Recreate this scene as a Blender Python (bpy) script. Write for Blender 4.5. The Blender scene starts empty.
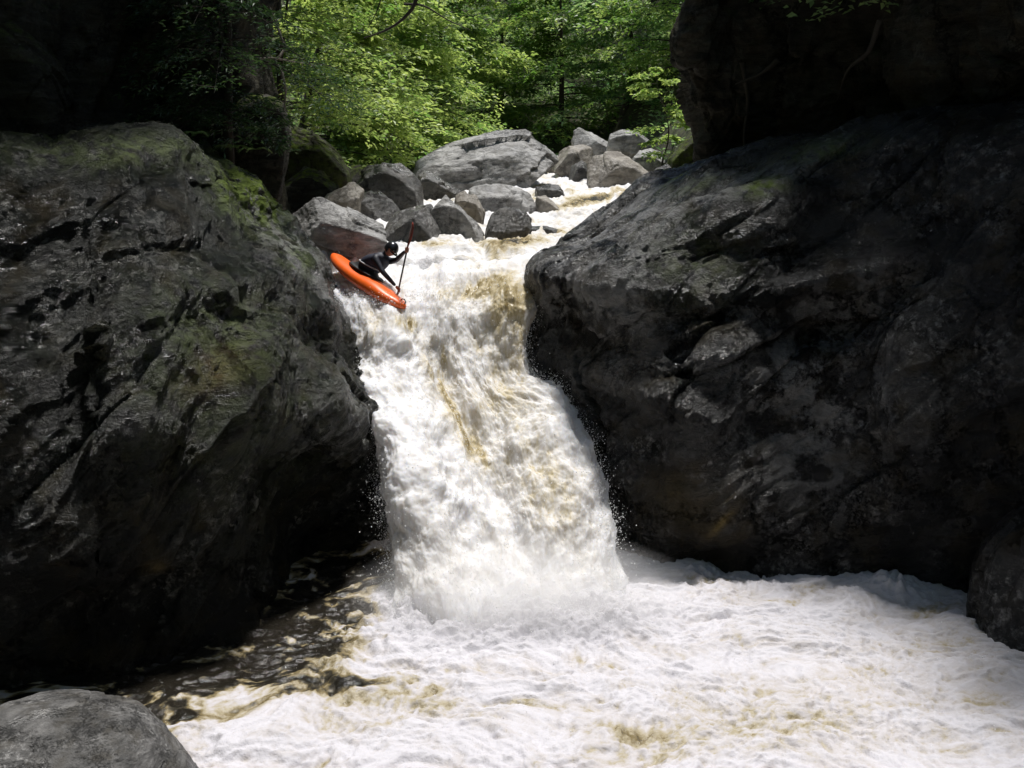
import bpy, bmesh, math, random
import numpy as np
from mathutils import Vector, Matrix

S = bpy.context.scene
COL = S.collection

# ------------------------------------------------------------------ camera, sky, sun, exposure
H = 6.3                      # camera height above the pool (m)
F = 1005.0                   # focal length in pixels of a 1024 px wide picture
PITCH = math.atan((384 - 150) / F)
CP, SP = math.cos(PITCH), math.sin(PITCH)
cd = bpy.data.cameras.new("camera")
cam = bpy.data.objects.new("camera", cd)
COL.objects.link(cam)
cam.location = (0, 0, H)
cam.rotation_euler = (math.pi / 2 - PITCH, 0, 0)
cd.sensor_width = 36.0
cd.lens = F / 1024 * 36.0
cd.clip_start, cd.clip_end = 0.1, 600
S.camera = cam

SUN_EL, SUN_AZ = math.radians(78), math.radians(35)      # azimuth from +Y towards +X
W = bpy.data.worlds.new("World")
S.world = W
W.use_nodes = True
nt = W.node_tree
sky = nt.nodes.new("ShaderNodeTexSky")
sky.sky_type = 'NISHITA'
sky.sun_disc = False
sky.sun_elevation = SUN_EL
sky.sun_rotation = SUN_AZ
bg = nt.nodes["Background"]
bg.inputs[1].default_value = 0.10
nt.links.new(sky.outputs[0], bg.inputs[0])

sd = bpy.data.lights.new("sun", 'SUN')
sd.energy = 4.7
sd.angle = math.radians(7)
sd.color = (1.0, 0.975, 0.94)
sun = bpy.data.objects.new("sun", sd)
COL.objects.link(sun)
sv = Vector((math.sin(SUN_AZ) * math.cos(SUN_EL), math.cos(SUN_AZ) * math.cos(SUN_EL), math.sin(SUN_EL)))
sun.rotation_euler = (-sv).to_track_quat('-Z', 'Y').to_euler()

S.view_settings.view_transform = 'Standard'
S.view_settings.look = 'None'
S.view_settings.gamma = 1.0
S.view_settings.use_curve_mapping = False
S.view_settings.exposure = 0.35
S.render.engine = 'CYCLES'
S.cycles.use_denoising = True
S.cycles.max_bounces = 6
S.cycles.transparent_max_bounces = 8
S.cycles.volume_bounces = 6
S.cycles.sample_clamp_indirect = 6

# ------------------------------------------------------------------ helpers
RNG = np.random.default_rng(7)


def at(px, py, Y):
    """world point seen at pixel (px, py) of the photo at forward distance Y"""
    u, v = (px - 512) / F, (384 - py) / F
    d = (u, CP + v * SP, -SP + v * CP)
    t = Y / d[1]
    return np.array((d[0] * t, Y, H + d[2] * t))


def ground_hit(px, py, z=0.0):
    u, v = (px - 512) / F, (384 - py) / F
    d = (u, CP + v * SP, -SP + v * CP)
    t = (z - H) / d[2]
    return np.array((d[0] * t, d[1] * t, z))


def proj(P):
    """pixel coordinates of world points"""
    x, y, z = P[..., 0], P[..., 1], P[..., 2] - H
    dep = y * CP - z * SP
    up = y * SP + z * CP
    return 512 + F * x / dep, 384 - F * up / dep


_perm = np.random.default_rng(3).permutation(256)
_perm = np.concatenate([_perm, _perm, _perm])
_g = np.random.default_rng(5).normal(size=(256, 3))
_g /= np.linalg.norm(_g, axis=1)[:, None]


def noise(P):
    """3D gradient noise, about -0.7..0.7"""
    P = np.asarray(P, float)
    sh = P.shape[:-1]
    P = P.reshape(-1, 3)
    I = np.floor(P).astype(int)
    f = P - I
    I &= 255
    w = f * f * f * (f * (f * 6 - 15) + 10)
    out = 0
    for dx in (0, 1):
        wx = w[:, 0] if dx else 1 - w[:, 0]
        for dy in (0, 1):
            wy = w[:, 1] if dy else 1 - w[:, 1]
            for dz in (0, 1):
                wz = w[:, 2] if dz else 1 - w[:, 2]
                h = _perm[_perm[_perm[(I[:, 0] + dx) & 255] + ((I[:, 1] + dy) & 255)] + ((I[:, 2] + dz) & 255)]
                g = _g[h]
                out = out + wx * wy * wz * (g[:, 0] * (f[:, 0] - dx) + g[:, 1] * (f[:, 1] - dy) + g[:, 2] * (f[:, 2] - dz))
    return out.reshape(sh)


def fbm(P, oct=4, gain=0.5, lac=2.03):
    a, s, P = 1.0, 0, np.asarray(P, float)
    for k in range(oct):
        s = s + a * noise(P + 17.3 * k)
        P = P * lac
        a *= gain
    return s


def ridged(P, oct=4, gain=0.5):
    a, s, P = 1.0, 0, np.asarray(P, float)
    for k in range(oct):
        s = s + a * (0.55 - 2 * np.abs(noise(P + 9.1 * k)))
        P = P * 2.1
        a *= gain
    return s


def sstep(a, b, x):
    t = np.clip((x - a) / (b - a), 0, 1)
    return t * t * (3 - 2 * t)


def cr_matrix(n_ctrl, per):
    """Catmull-Rom evaluation matrix"""
    ts = np.linspace(0, n_ctrl - 1, (n_ctrl - 1) * per + 1)
    B = np.zeros((len(ts), n_ctrl))
    for r, t in enumerate(ts):
        i = min(int(t), n_ctrl - 2)
        f = t - i
        w = (-0.5 * f + f * f - 0.5 * f ** 3, 1 - 2.5 * f * f + 1.5 * f ** 3,
             0.5 * f + 2 * f * f - 1.5 * f ** 3, -0.5 * f * f + 0.5 * f ** 3)
        for k, wk in zip((i - 1, i, i + 1, i + 2), w):
            if k < 0:
                B[r, 0] += 2 * wk; B[r, 1] -= wk
            elif k >= n_ctrl:
                B[r, -1] += 2 * wk; B[r, -2] -= wk
            else:
                B[r, k] += wk
    return B


def loft(ctrl, pr, pc):
    ctrl = np.array(ctrl, float)
    return np.einsum('ar,rcx,bc->abx', cr_matrix(ctrl.shape[0], pr), ctrl, cr_matrix(ctrl.shape[1], pc))


def grid_normals(V):
    du = np.gradient(V, axis=1)
    dv = np.gradient(V, axis=0)
    n = np.cross(du, dv)
    n /= np.linalg.norm(n, axis=-1)[..., None] + 1e-9
    return n


def mesh_np(name, V, faces, mat, attrs=None, smooth=True, parent=None):
    me = bpy.data.meshes.new(name)
    V = np.ascontiguousarray(V.reshape(-1, 3), dtype=np.float32)
    faces = np.ascontiguousarray(faces, dtype=np.int32)
    k = faces.shape[1]
    me.vertices.add(len(V))
    me.vertices.foreach_set("co", V.ravel())
    me.loops.add(faces.size)
    me.loops.foreach_set("vertex_index", faces.ravel())
    me.polygons.add(len(faces))
    me.polygons.foreach_set("loop_start", np.arange(0, faces.size, k, dtype=np.int32))
    me.polygons.foreach_set("use_smooth", np.full(len(faces), smooth))
    me.update(calc_edges=True)
    me.validate()
    for an, av in (attrs or {}).items():
        at_ = me.attributes.new(an, 'FLOAT', 'POINT')
        at_.data.foreach_set("value", np.ascontiguousarray(av, dtype=np.float32).ravel())
    if mat:
        me.materials.append(mat)
    o = bpy.data.objects.new(name, me)
    COL.objects.link(o)
    if parent:
        o.parent = parent
    return o


def grid_faces(nr, nc, flip=False):
    i = np.arange(nr * nc).reshape(nr, nc)
    f = np.stack([i[:-1, :-1], i[:-1, 1:], i[1:, 1:], i[1:, :-1]], -1).reshape(-1, 4)
    return f[:, ::-1] if flip else f


def grid_obj(name, V, mat, attrs=None, flip=False, parent=None):
    return mesh_np(name, V, grid_faces(V.shape[0], V.shape[1], flip), mat, attrs, True, parent)


def tag(o, label=None, cat=None, group=None, kind=None):
    if label: o["label"] = label
    if cat: o["category"] = cat
    if group: o["group"] = group
    if kind: o["kind"] = kind
    return o


def empty(name, loc=(0, 0, 0)):
    o = bpy.data.objects.new(name, None)
    o.empty_display_size = 0.2
    COL.objects.link(o)
    o.location = tuple(float(v) for v in loc)
    return o


def tube_np(pts, rad, seg=7):
    """tapered tube along points: returns verts, faces"""
    pts = np.array(pts, float)
    rad = np.array(rad, float)
    n = len(pts)
    tg = np.gradient(pts, axis=0)
    tg /= np.linalg.norm(tg, axis=1)[:, None] + 1e-9
    ref = np.array((0.31, 0.17, 0.93)) if abs(tg[0, 2]) < 0.9 else np.array((1.0, 0.1, 0))
    a = np.cross(tg, ref)
    a /= np.linalg.norm(a, axis=1)[:, None] + 1e-9
    b = np.cross(tg, a)
    th = np.linspace(0, 2 * math.pi, seg, endpoint=False)
    V = pts[:, None] + rad[:, None, None] * (np.cos(th)[None, :, None] * a[:, None] + np.sin(th)[None, :, None] * b[:, None])
    i = np.arange(n * seg).reshape(n, seg)
    j = np.roll(i, -1, axis=1)
    Fq = np.stack([i[:-1], j[:-1], j[1:], i[1:]], -1).reshape(-1, 4)
    V = V.reshape(-1, 3)
    # caps (degenerate quads avoided: close with a centre vertex)
    return V, Fq


class MB:
    """collects quads into one mesh"""
    def __init__(self):
        self.V, self.F, self.n = [], [], 0

    def add(self, V, Fq):
        V = np.asarray(V, float).reshape(-1, 3)
        self.V.append(V)
        self.F.append(np.asarray(Fq) + self.n)
        self.n += len(V)

    def tube(self, pts, rad, seg=7):
        self.add(*tube_np(pts, rad, seg))

    def build(self, name, mat, parent=None, smooth=True, attrs=None):
        return mesh_np(name, np.concatenate(self.V), np.concatenate(self.F), mat, attrs, smooth, parent)


# ------------------------------------------------------------------ materials
def new_mat(name):
    m = bpy.data.materials.new(name)
    m.use_nodes = True
    n = m.node_tree
    return m, n, n.nodes["Principled BSDF"]


def N(nt, t, **kw):
    n = nt.nodes.new(t)
    for k, v in kw.items():
        if k.startswith('i_'):
            key = k[2:]
            n.inputs[int(key) if key.isdigit() else key].default_value = v
        else:
            setattr(n, k, v)
    return n


def ramp(nt, stops, src):
    r = nt.nodes.new("ShaderNodeValToRGB")
    e = r.color_ramp.elements
    while len(e) < len(stops):
        e.new(0.5)
    for el, (p, c) in zip(e, stops):
        el.position = p
        el.color = tuple(c) + (1,) if not isinstance(c, (int, float)) else (c, c, c, 1)
    nt.links.new(src, r.inputs[0])
    return r.outputs[0]


def mixc(nt, fac, a, b):
    m = nt.nodes.new("ShaderNodeMix")
    m.data_type = 'RGBA'
    for sock, v in ((m.inputs[0], fac), (m.inputs[6], a), (m.inputs[7], b)):
        if hasattr(v, 'is_linked') or hasattr(v, 'links'):
            nt.links.new(v, sock)
        elif isinstance(v, tuple):
            sock.default_value = v + (1,)
        else:
            sock.default_value = v
    return m.outputs[2]


def math_n(nt, op, a, b=None, clamp=False):
    m = nt.nodes.new("ShaderNodeMath")
    m.operation = op
    m.use_clamp = clamp
    for s, v in zip(m.inputs, (a, b)):
        if v is None: continue
        if hasattr(v, 'links'): nt.links.new(v, s)
        else: s.default_value = v
    return m.outputs[0]


def rock_mat(name, dark, mid, pale, rot=(0, 0, 0), stretch=(1, 1, 5), scale=1.0, rough=(0.28, 0.62), bump=0.5,
             moss_top=0.0, pale_amt=0.5, spec=0.5, stain=False):
    m, nt, p = new_mat(name)
    tc = N(nt, "ShaderNodeTexCoord")
    oi = N(nt, "ShaderNodeObjectInfo")
    off = N(nt, "ShaderNodeVectorMath", operation='ADD')
    sc = N(nt, "ShaderNodeVectorMath", operation='SCALE', i_3=37.0)
    cmb = N(nt, "ShaderNodeCombineXYZ")
    for k in range(3): nt.links.new(oi.outputs["Random"], cmb.inputs[k])
    nt.links.new(cmb.outputs[0], sc.inputs[0])
    nt.links.new(tc.outputs["Object"], off.inputs[0])
    nt.links.new(sc.outputs[0], off.inputs[1])
    P = off.outputs[0]
    mp = N(nt, "ShaderNodeMapping")
    mp.inputs["Rotation"].default_value = rot
    mp.inputs["Scale"].default_value = stretch
    nt.links.new(P, mp.inputs[0])
    big = N(nt, "ShaderNodeTexNoise", i_Scale=0.9 * scale, i_Detail=6.0, i_Roughness=0.62)
    nt.links.new(P, big.inputs["Vector"])
    st = N(nt, "ShaderNodeTexNoise", i_Scale=1.3 * scale, i_Detail=7.0, i_Roughness=0.65, i_Distortion=0.6)
    nt.links.new(mp.outputs[0], st.inputs["Vector"])
    fine = N(nt, "ShaderNodeTexNoise", i_Scale=9 * scale, i_Detail=8.0, i_Roughness=0.7)
    nt.links.new(P, fine.inputs["Vector"])
    grain = N(nt, "ShaderNodeTexNoise", i_Scale=38 * scale, i_Detail=3.0, i_Roughness=0.6)
    nt.links.new(P, grain.inputs["Vector"])
    crack = N(nt, "ShaderNodeTexVoronoi", feature='DISTANCE_TO_EDGE', i_Scale=0.55 * scale)
    wv = N(nt, "ShaderNodeVectorMath", operation='ADD')
    ws = N(nt, "ShaderNodeVectorMath", operation='SCALE', i_3=0.9)
    nt.links.new(fine.outputs["Color"], ws.inputs[0])
    nt.links.new(P, wv.inputs[0]); nt.links.new(ws.outputs[0], wv.inputs[1])
    nt.links.new(wv.outputs[0], crack.inputs["Vector"])
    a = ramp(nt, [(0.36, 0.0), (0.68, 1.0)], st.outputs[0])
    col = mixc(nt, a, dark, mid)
    b = ramp(nt, [(0.50, 0.0), (0.70, pale_amt)], fine.outputs[0])
    b2 = ramp(nt, [(0.46, 0.0), (0.60, 1.0)], big.outputs[0])
    col = mixc(nt, math_n(nt, 'MULTIPLY', b, b2), col, pale)
    blk = ramp(nt, [(0.45, 0.9), (0.52, 0.0)], N_noise(nt, P, 0.75 * scale, 7, 21.0)) if stain else None
    if stain: col = mixc(nt, blk, col, tuple(x * 0.35 for x in dark))
    dry_lit = N(nt, "ShaderNodeAttribute", attribute_name="dry_lit").outputs["Fac"]  # pale dry rock, with sunlit crests and sheen painted into the colour
    dm = math_n(nt, 'MULTIPLY', dry_lit, ramp(nt, [(0.45, 0.0), (0.53, 1.0)], N_noise(nt, P, 2.2 * scale, 8, 14.0)), True)
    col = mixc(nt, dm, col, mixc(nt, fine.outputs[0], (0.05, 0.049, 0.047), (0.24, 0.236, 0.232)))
    spk = ramp(nt, [(0.66, 0.0), (0.72, 0.8)], N_noise(nt, P, 14 * scale, 5, 41.0))
    col = mixc(nt, math_n(nt, 'MULTIPLY', spk, b2), col, pale)
    # brown iron / algae stain
    c = ramp(nt, [(0.50, 0.0), (0.66, 0.55)], N_noise(nt, P, 1.7 * scale, 5, 3.1))
    col = mixc(nt, c, col, tuple(0.5 * (x + y) for x, y in zip(dark, (0.055, 0.04, 0.014))))
    ck = ramp(nt, [(0.0, 0.75), (0.02, 0.0)], crack.outputs["Distance"])
    col = mixc(nt, ck, col, (0.006, 0.006, 0.005))
    # moss: vertex attribute and, on top faces, noise
    atn = N(nt, "ShaderNodeAttribute", attribute_name="moss")
    mn = N_noise(nt, P, 5.0 * scale, 6, 9.0)
    mm = math_n(nt, 'MULTIPLY', atn.outputs["Fac"], ramp(nt, [(0.38, 0.0), (0.56, 1.0)], mn), True)
    if moss_top:
        ge = N(nt, "ShaderNodeNewGeometry")
        sx = N(nt, "ShaderNodeSeparateXYZ")
        nt.links.new(ge.outputs["Normal"], sx.inputs[0])
        up = ramp(nt, [(0.35, 0.0), (0.8, moss_top)], sx.outputs[2])
        mm = math_n(nt, 'MAXIMUM', mm, math_n(nt, 'MULTIPLY', up, ramp(nt, [(0.44, 0.0), (0.58, 1.0)], mn)))
    mcol = mixc(nt, fine.outputs[0], (0.03, 0.052, 0.007), (0.13, 0.175, 0.018))
    col = mixc(nt, mm, col, mcol)
    # ochre stain
    oc = N(nt, "ShaderNodeAttribute", attribute_name="ochre")
    col = mixc(nt, oc.outputs["Fac"], col, (0.17, 0.12, 0.04))
    nt.links.new(col, p.inputs["Base Color"])
    r = ramp(nt, [(0.42, rough[0]), (0.56, rough[1])], N_noise(nt, P, 1.6 * scale, 7, 33.0))
    rr = mixc(nt, mm, r, (0.9, 0.9, 0.9))
    nt.links.new(rr, p.inputs["Roughness"])
    p.inputs["Specular IOR Level"].default_value = spec
    hsum = math_n(nt, 'ADD', math_n(nt, 'MULTIPLY', st.outputs[0], 0.9), math_n(nt, 'MULTIPLY', fine.outputs[0], 0.55))
    hsum = math_n(nt, 'ADD', hsum, math_n(nt, 'MULTIPLY', grain.outputs[0], 0.14))
    hsum = math_n(nt, 'SUBTRACT', hsum, math_n(nt, 'MULTIPLY', ck, 0.35))
    bp = N(nt, "ShaderNodeBump", i_Strength=bump, i_Distance=0.16 / scale)
    nt.links.new(hsum, bp.inputs["Height"])
    nt.links.new(bp.outputs[0], p.inputs["Normal"])
    return m


def N_noise(nt, P, scale, detail, offset):
    mp = N(nt, "ShaderNodeMapping")
    mp.inputs["Location"].default_value = (offset, offset * 1.7, -offset)
    nt.links.new(P, mp.inputs[0])
    n = N(nt, "ShaderNodeTexNoise", i_Scale=scale, i_Detail=float(detail), i_Roughness=0.6)
    nt.links.new(mp.outputs[0], n.inputs["Vector"])
    return n.outputs[0]


def water_mat(name, scale=1.0, white=1.0, translucent=0.0, stretch=(1, 1, 1), sss=0.6, bump=0.3, grey=0.0, cool=(0, 0, 0)):
    m, nt, p = new_mat(name)
    tc = N(nt, "ShaderNodeTexCoord")
    mp = N(nt, "ShaderNodeMapping")
    mp.inputs["Scale"].default_value = stretch
    nt.links.new(tc.outputs["Object"], mp.inputs[0])
    P = mp.outputs[0]
    f = N(nt, "ShaderNodeAttribute", attribute_name="foam").outputs["Fac"]
    n1 = N_noise(nt, P, 7 * scale, 7, 1.0)
    n2 = N_noise(nt, P, 30 * scale, 4, 5.0)
    g = math_n(nt, 'ADD', f, math_n(nt, 'MULTIPLY', math_n(nt, 'SUBTRACT', n1, 0.5), 0.55))
    g = math_n(nt, 'ADD', g, math_n(nt, 'MULTIPLY', math_n(nt, 'SUBTRACT', n2, 0.5), 0.30), True)
    k = lambda c: tuple((x * (1 - grey) + grey * sum(c) / 3) * white for x in c)
    col = ramp(nt, [(0.0, (0.014, 0.012, 0.009)), (0.20, (0.042, 0.037, 0.027)), (0.36, k((0.30, 0.225, 0.095))),
                    (0.54, k((0.60, 0.51, 0.33))), (0.74, k(tuple(a_ + b_ for a_, b_ in zip((0.76, 0.725, 0.68), cool)))), (1.0, k(tuple(a_ + b_ for a_, b_ in zip((0.87, 0.86, 0.875), cool))))], g)
    nt.links.new(col, p.inputs["Base Color"])
    r = ramp(nt, [(0.1, 0.08), (0.5, 0.3), (0.8, 0.7)], g)
    nt.links.new(r, p.inputs["Roughness"])
    p.inputs["IOR"].default_value = 1.33
    nt.links.new(ramp(nt, [(0.35, 0.0), (0.8, sss)], g), p.inputs["Subsurface Weight"])
    p.inputs["Subsurface Radius"].default_value = (0.16, 0.145, 0.12)
    p.inputs["Subsurface Scale"].default_value = 1.0
    hs = math_n(nt, 'ADD', math_n(nt, 'MULTIPLY', n1, 0.6), math_n(nt, 'MULTIPLY', n2, 0.3))
    bp = N(nt, "ShaderNodeBump", i_Strength=bump, i_Distance=0.05)
    nt.links.new(hs, bp.inputs["Height"])
    nt.links.new(bp.outputs[0], p.inputs["Normal"])
    if translucent:
        out = nt.nodes["Material Output"]
        tr = N(nt, "ShaderNodeBsdfTranslucent")
        nt.links.new(col, tr.inputs[0])
        mx = N(nt, "ShaderNodeMixShader", i_0=translucent)
        nt.links.new(p.outputs[0], mx.inputs[1]); nt.links.new(tr.outputs[0], mx.inputs[2])
        nt.links.new(mx.outputs[0], out.inputs[0])
    return m


def leaf_mat(name, c0, c1, t0, t1, trans=0.45, rough=0.45):
    m, nt, p = new_mat(name)
    a = N(nt, "ShaderNodeAttribute", attribute_name="tint").outputs["Fac"]
    col = mixc(nt, a, c0, c1)
    tcol = mixc(nt, a, t0, t1)
    nt.links.new(col, p.inputs["Base Color"])
    p.inputs["Roughness"].default_value = rough
    tr = N(nt, "ShaderNodeBsdfTranslucent")
    nt.links.new(tcol, tr.inputs[0])
    mx = N(nt, "ShaderNodeMixShader", i_0=trans)
    nt.links.new(p.outputs[0], mx.inputs[1]); nt.links.new(tr.outputs[0], mx.inputs[2])
    nt.links.new(mx.outputs[0], nt.nodes["Material Output"].inputs[0])
    return m


def plain_mat(name, c, rough=0.5, var=0.15, scale=8.0, bump=0.1, metallic=0.0):
    m, nt, p = new_mat(name)
    tc = N(nt, "ShaderNodeTexCoord")
    n = N_noise(nt, tc.outputs["Object"], scale, 5, 2.0)
    col = mixc(nt, n, tuple(x * (1 - var) for x in c), tuple(min(1, x * (1 + var)) for x in c))
    nt.links.new(col, p.inputs["Base Color"])
    p.inputs["Roughness"].default_value = rough
    p.inputs["Metallic"].default_value = metallic
    bp = N(nt, "ShaderNodeBump", i_Strength=bump, i_Distance=0.02)
    nt.links.new(n, bp.inputs["Height"])
    nt.links.new(bp.outputs[0], p.inputs["Normal"])
    return m


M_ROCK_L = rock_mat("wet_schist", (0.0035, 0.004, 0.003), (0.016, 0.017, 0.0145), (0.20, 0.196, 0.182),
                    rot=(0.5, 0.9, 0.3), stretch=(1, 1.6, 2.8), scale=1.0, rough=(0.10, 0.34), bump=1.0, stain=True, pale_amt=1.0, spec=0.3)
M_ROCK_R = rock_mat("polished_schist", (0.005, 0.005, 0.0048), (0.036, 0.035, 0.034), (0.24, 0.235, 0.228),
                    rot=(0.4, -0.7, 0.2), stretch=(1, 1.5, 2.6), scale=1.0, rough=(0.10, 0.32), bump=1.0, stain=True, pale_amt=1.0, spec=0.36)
M_WALL = rock_mat("dark_bank", (0.020, 0.019, 0.015), (0.065, 0.060, 0.046), (0.13, 0.125, 0.105), scale=0.9,
                  rough=(0.6, 0.9), bump=0.9, moss_top=0.35, spec=0.08)
M_BOULDER = rock_mat("grey_boulder", (0.09, 0.087, 0.082), (0.38, 0.37, 0.355), (0.58, 0.57, 0.55),
                     rot=(0.2, 0.5, 0.1), stretch=(1, 1.4, 3.0), scale=1.3, rough=(0.4, 0.75), bump=0.6)
M_BOULDER_B = rock_mat("brown_boulder", (0.13, 0.112, 0.090), (0.34, 0.31, 0.265), (0.50, 0.475, 0.44),
                       rot=(0.1, -0.4, 0.2), stretch=(1, 1.3, 2.4), scale=1.3, rough=(0.35, 0.7), bump=0.6)
M_BOULDER_W = rock_mat("wet_boulder", (0.035, 0.033, 0.030), (0.12, 0.114, 0.105), (0.28, 0.27, 0.26),
                       rot=(0.2, 0.3, 0.5), stretch=(1, 1.3, 2.4), scale=1.5, rough=(0.15, 0.5), bump=0.7)
M_BOULDER_M = rock_mat("mossy_boulder", (0.022, 0.021, 0.016), (0.07, 0.066, 0.055), (0.16, 0.155, 0.14),
                       scale=1.2, rough=(0.5, 0.85), bump=0.8, moss_top=0.9, spec=0.15)
M_NEAR = rock_mat("grainy_rock", (0.03, 0.029, 0.028), (0.17, 0.165, 0.16), (0.42, 0.41, 0.40), rot=(0.25, 0.15, 0.1), stretch=(1, 1.2, 5),
                  scale=2.2, rough=(0.3, 0.7), bump=1.0, pale_amt=0.9)
M_SOIL = rock_mat("forest_floor", (0.012, 0.010, 0.006), (0.035, 0.028, 0.016), (0.06, 0.05, 0.035), stretch=(1, 1, 1),
                  rough=(0.8, 0.95), bump=0.8, moss_top=0.7)
M_FALL = water_mat("falling_whitewater", 1.0, 1.0, 0.30, (1.3, 0.5, 0.45), sss=0.75, bump=0.18)
M_POOL = water_mat("pool_whitewater", 0.9, 0.54, 0.0, sss=0.08, bump=0.8, grey=0.12, cool=(0.02, 0.0, 0.045))
M_RIVER = water_mat("river_whitewater", 1.7, 0.76, 0.0, sss=0.1, bump=1.0)
M_BARK = plain_mat("bark", (0.035, 0.028, 0.02), 0.9, 0.5, 9, 0.8)
M_TWIG = plain_mat("dead_wood", (0.22, 0.19, 0.155), 0.8, 0.3, 20, 0.4)
M_LEAF = leaf_mat("leaf_bright", (0.06, 0.125, 0.022), (0.20, 0.265, 0.065), (0.20, 0.40, 0.06), (0.66, 0.80, 0.20))
M_LEAF_D = leaf_mat("leaf_deep", (0.034, 0.088, 0.032), (0.16, 0.23, 0.085), (0.10, 0.26, 0.07), (0.52, 0.68, 0.24), 0.5)
M_LEAF_H = leaf_mat("hemlock", (0.014, 0.04, 0.016), (0.045, 0.085, 0.03), (0.03, 0.08, 0.02), (0.10, 0.18, 0.04), 0.3)


# ------------------------------------------------------------------ terrain sheet
def river_z(Y):
    return np.interp(Y, [17.0, 17.8, 19.5, 27, 33, 45, 70], [3.6, 4.05, 4.5, 5.05, 5.5, 6.0, 7.0])


def terrain_z(x, y):
    # lower gorge with the pool
    cx = np.where(y < 16, 0.5, -1.0)
    low = -1.6 + 1.35 * np.clip(np.abs(x - 0.5) - 9.0, 0, None)
    knoll = 4.55 * sstep(5.0, 0.8, y) * sstep(8.5, 3.5, np.abs(x)) + 6.15 * sstep(5.0, 0.8, y) * sstep(3.5, 9, np.abs(x))
    low = np.maximum(low, -1.6 + knoll + 1.6 * sstep(5, 0.8, y))
    low = low + 0.75 * np.clip(-5 - y, 0, 30)  # unseen slope behind the camera, raised to darken the gorge
    # upper valley
    bed = river_z(y) - 0.7
    rise = np.clip(np.abs(x + 1.2) - 5.6, 0, None)
    up = bed + 0.9 * rise + 0.7 * sstep(0, 1.5, rise)
    up = up + 0.25 * np.clip(y - 44, 0, 22) + 0.95 * np.clip(y - 66, 0, 40)
    t = sstep(18.6, 19.6, y)
    return np.minimum(low * (1 - t) + up * t, 38)


def warp(n, a, b, c, k):
    t = np.linspace(-1, 1, n)
    s = np.sinh(k * t) / np.sinh(k)
    return np.where(s < 0, c + (c - a) * s, c + (b - c) * s)


gx = warp(260, -130, 130, 0, 3.2)
gy = warp(300, -90, 170, 20, 3.0)
GX, GY = np.meshgrid(gx, gy)
GZ = terrain_z(GX, GY)
P3 = np.stack([GX, GY, GZ], -1)
GZ = GZ + 0.35 * fbm(P3 * 0.5, 4) * np.clip((np.hypot(GX, GY - 2) - 3) / 4, 0.15, 1)
P3 = np.stack([GX, GY, GZ], -1)
tag(grid_obj("ground", P3, M_SOIL), kind="structure")


# ------------------------------------------------------------------ the cliffs
def gauss_px(P, spots):
    """sum of soft world-fixed spots given by where they are seen in the photo"""
    px, py = proj(P)
    out = np.zeros(px.shape)
    for (x, y, rx, ry, ang, amt) in spots:
        c, s = math.cos(math.radians(ang)), math.sin(math.radians(ang))
        dx, dy = px - x, py - y
        a, b = (dx * c + dy * s) / rx, (-dx * s + dy * c) / ry
        out += amt * np.exp(-(a * a + b * b))
    return out


def cells(P, seed=0):
    """jittered cells: nearest cell's centre, three random numbers, distance to the border"""
    sh = P.shape[:-1]
    P = P.reshape(-1, 3)
    I = np.floor(P).astype(int)
    b1 = np.full(len(P), 9.0); b2 = np.full(len(P), 9.0)
    cen = np.zeros_like(P); key = np.zeros(len(P), int)
    for dx in (-1, 0, 1):
        for dy in (-1, 0, 1):
            for dz in (-1, 0, 1):
                C_ = I + (dx, dy, dz)
                h = _perm[_perm[_perm[(C_[:, 0] + seed) & 255] + (C_[:, 1] & 255)] + (C_[:, 2] & 255)]
                c = C_ + 0.5 + 0.45 * _g[h]
                d = np.linalg.norm(P - c, axis=1)
                nearer = d < b1
                b2 = np.where(nearer, b1, np.minimum(b2, d))
                cen[nearer] = c[nearer]; key[nearer] = h[nearer]
                b1 = np.minimum(b1, d)
    return cen.reshape(*sh, 3), _g[(key + 91) & 255].reshape(*sh, 3), (b2 - b1).reshape(sh)


def facets(P, size, seed, tilt=0.5, off=0.3, warp_=0.25):
    """broken-face relief: every cell is a tilted plane of its own"""
    Q = P / size + warp_ * np.stack([fbm(P / size * 1.3 + 5 + seed, 3), fbm(P / size * 1.3 + 25 + seed, 3), fbm(P / size * 1.3 + 45 + seed, 3)], -1)
    cen, rnd, bd = cells(Q, int(seed))
    return size * (tilt * ((Q - cen) * rnd).sum(-1) + off * rnd[..., 0]) - size * 0.06 * np.exp(-(bd / 0.05) ** 2)


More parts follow.
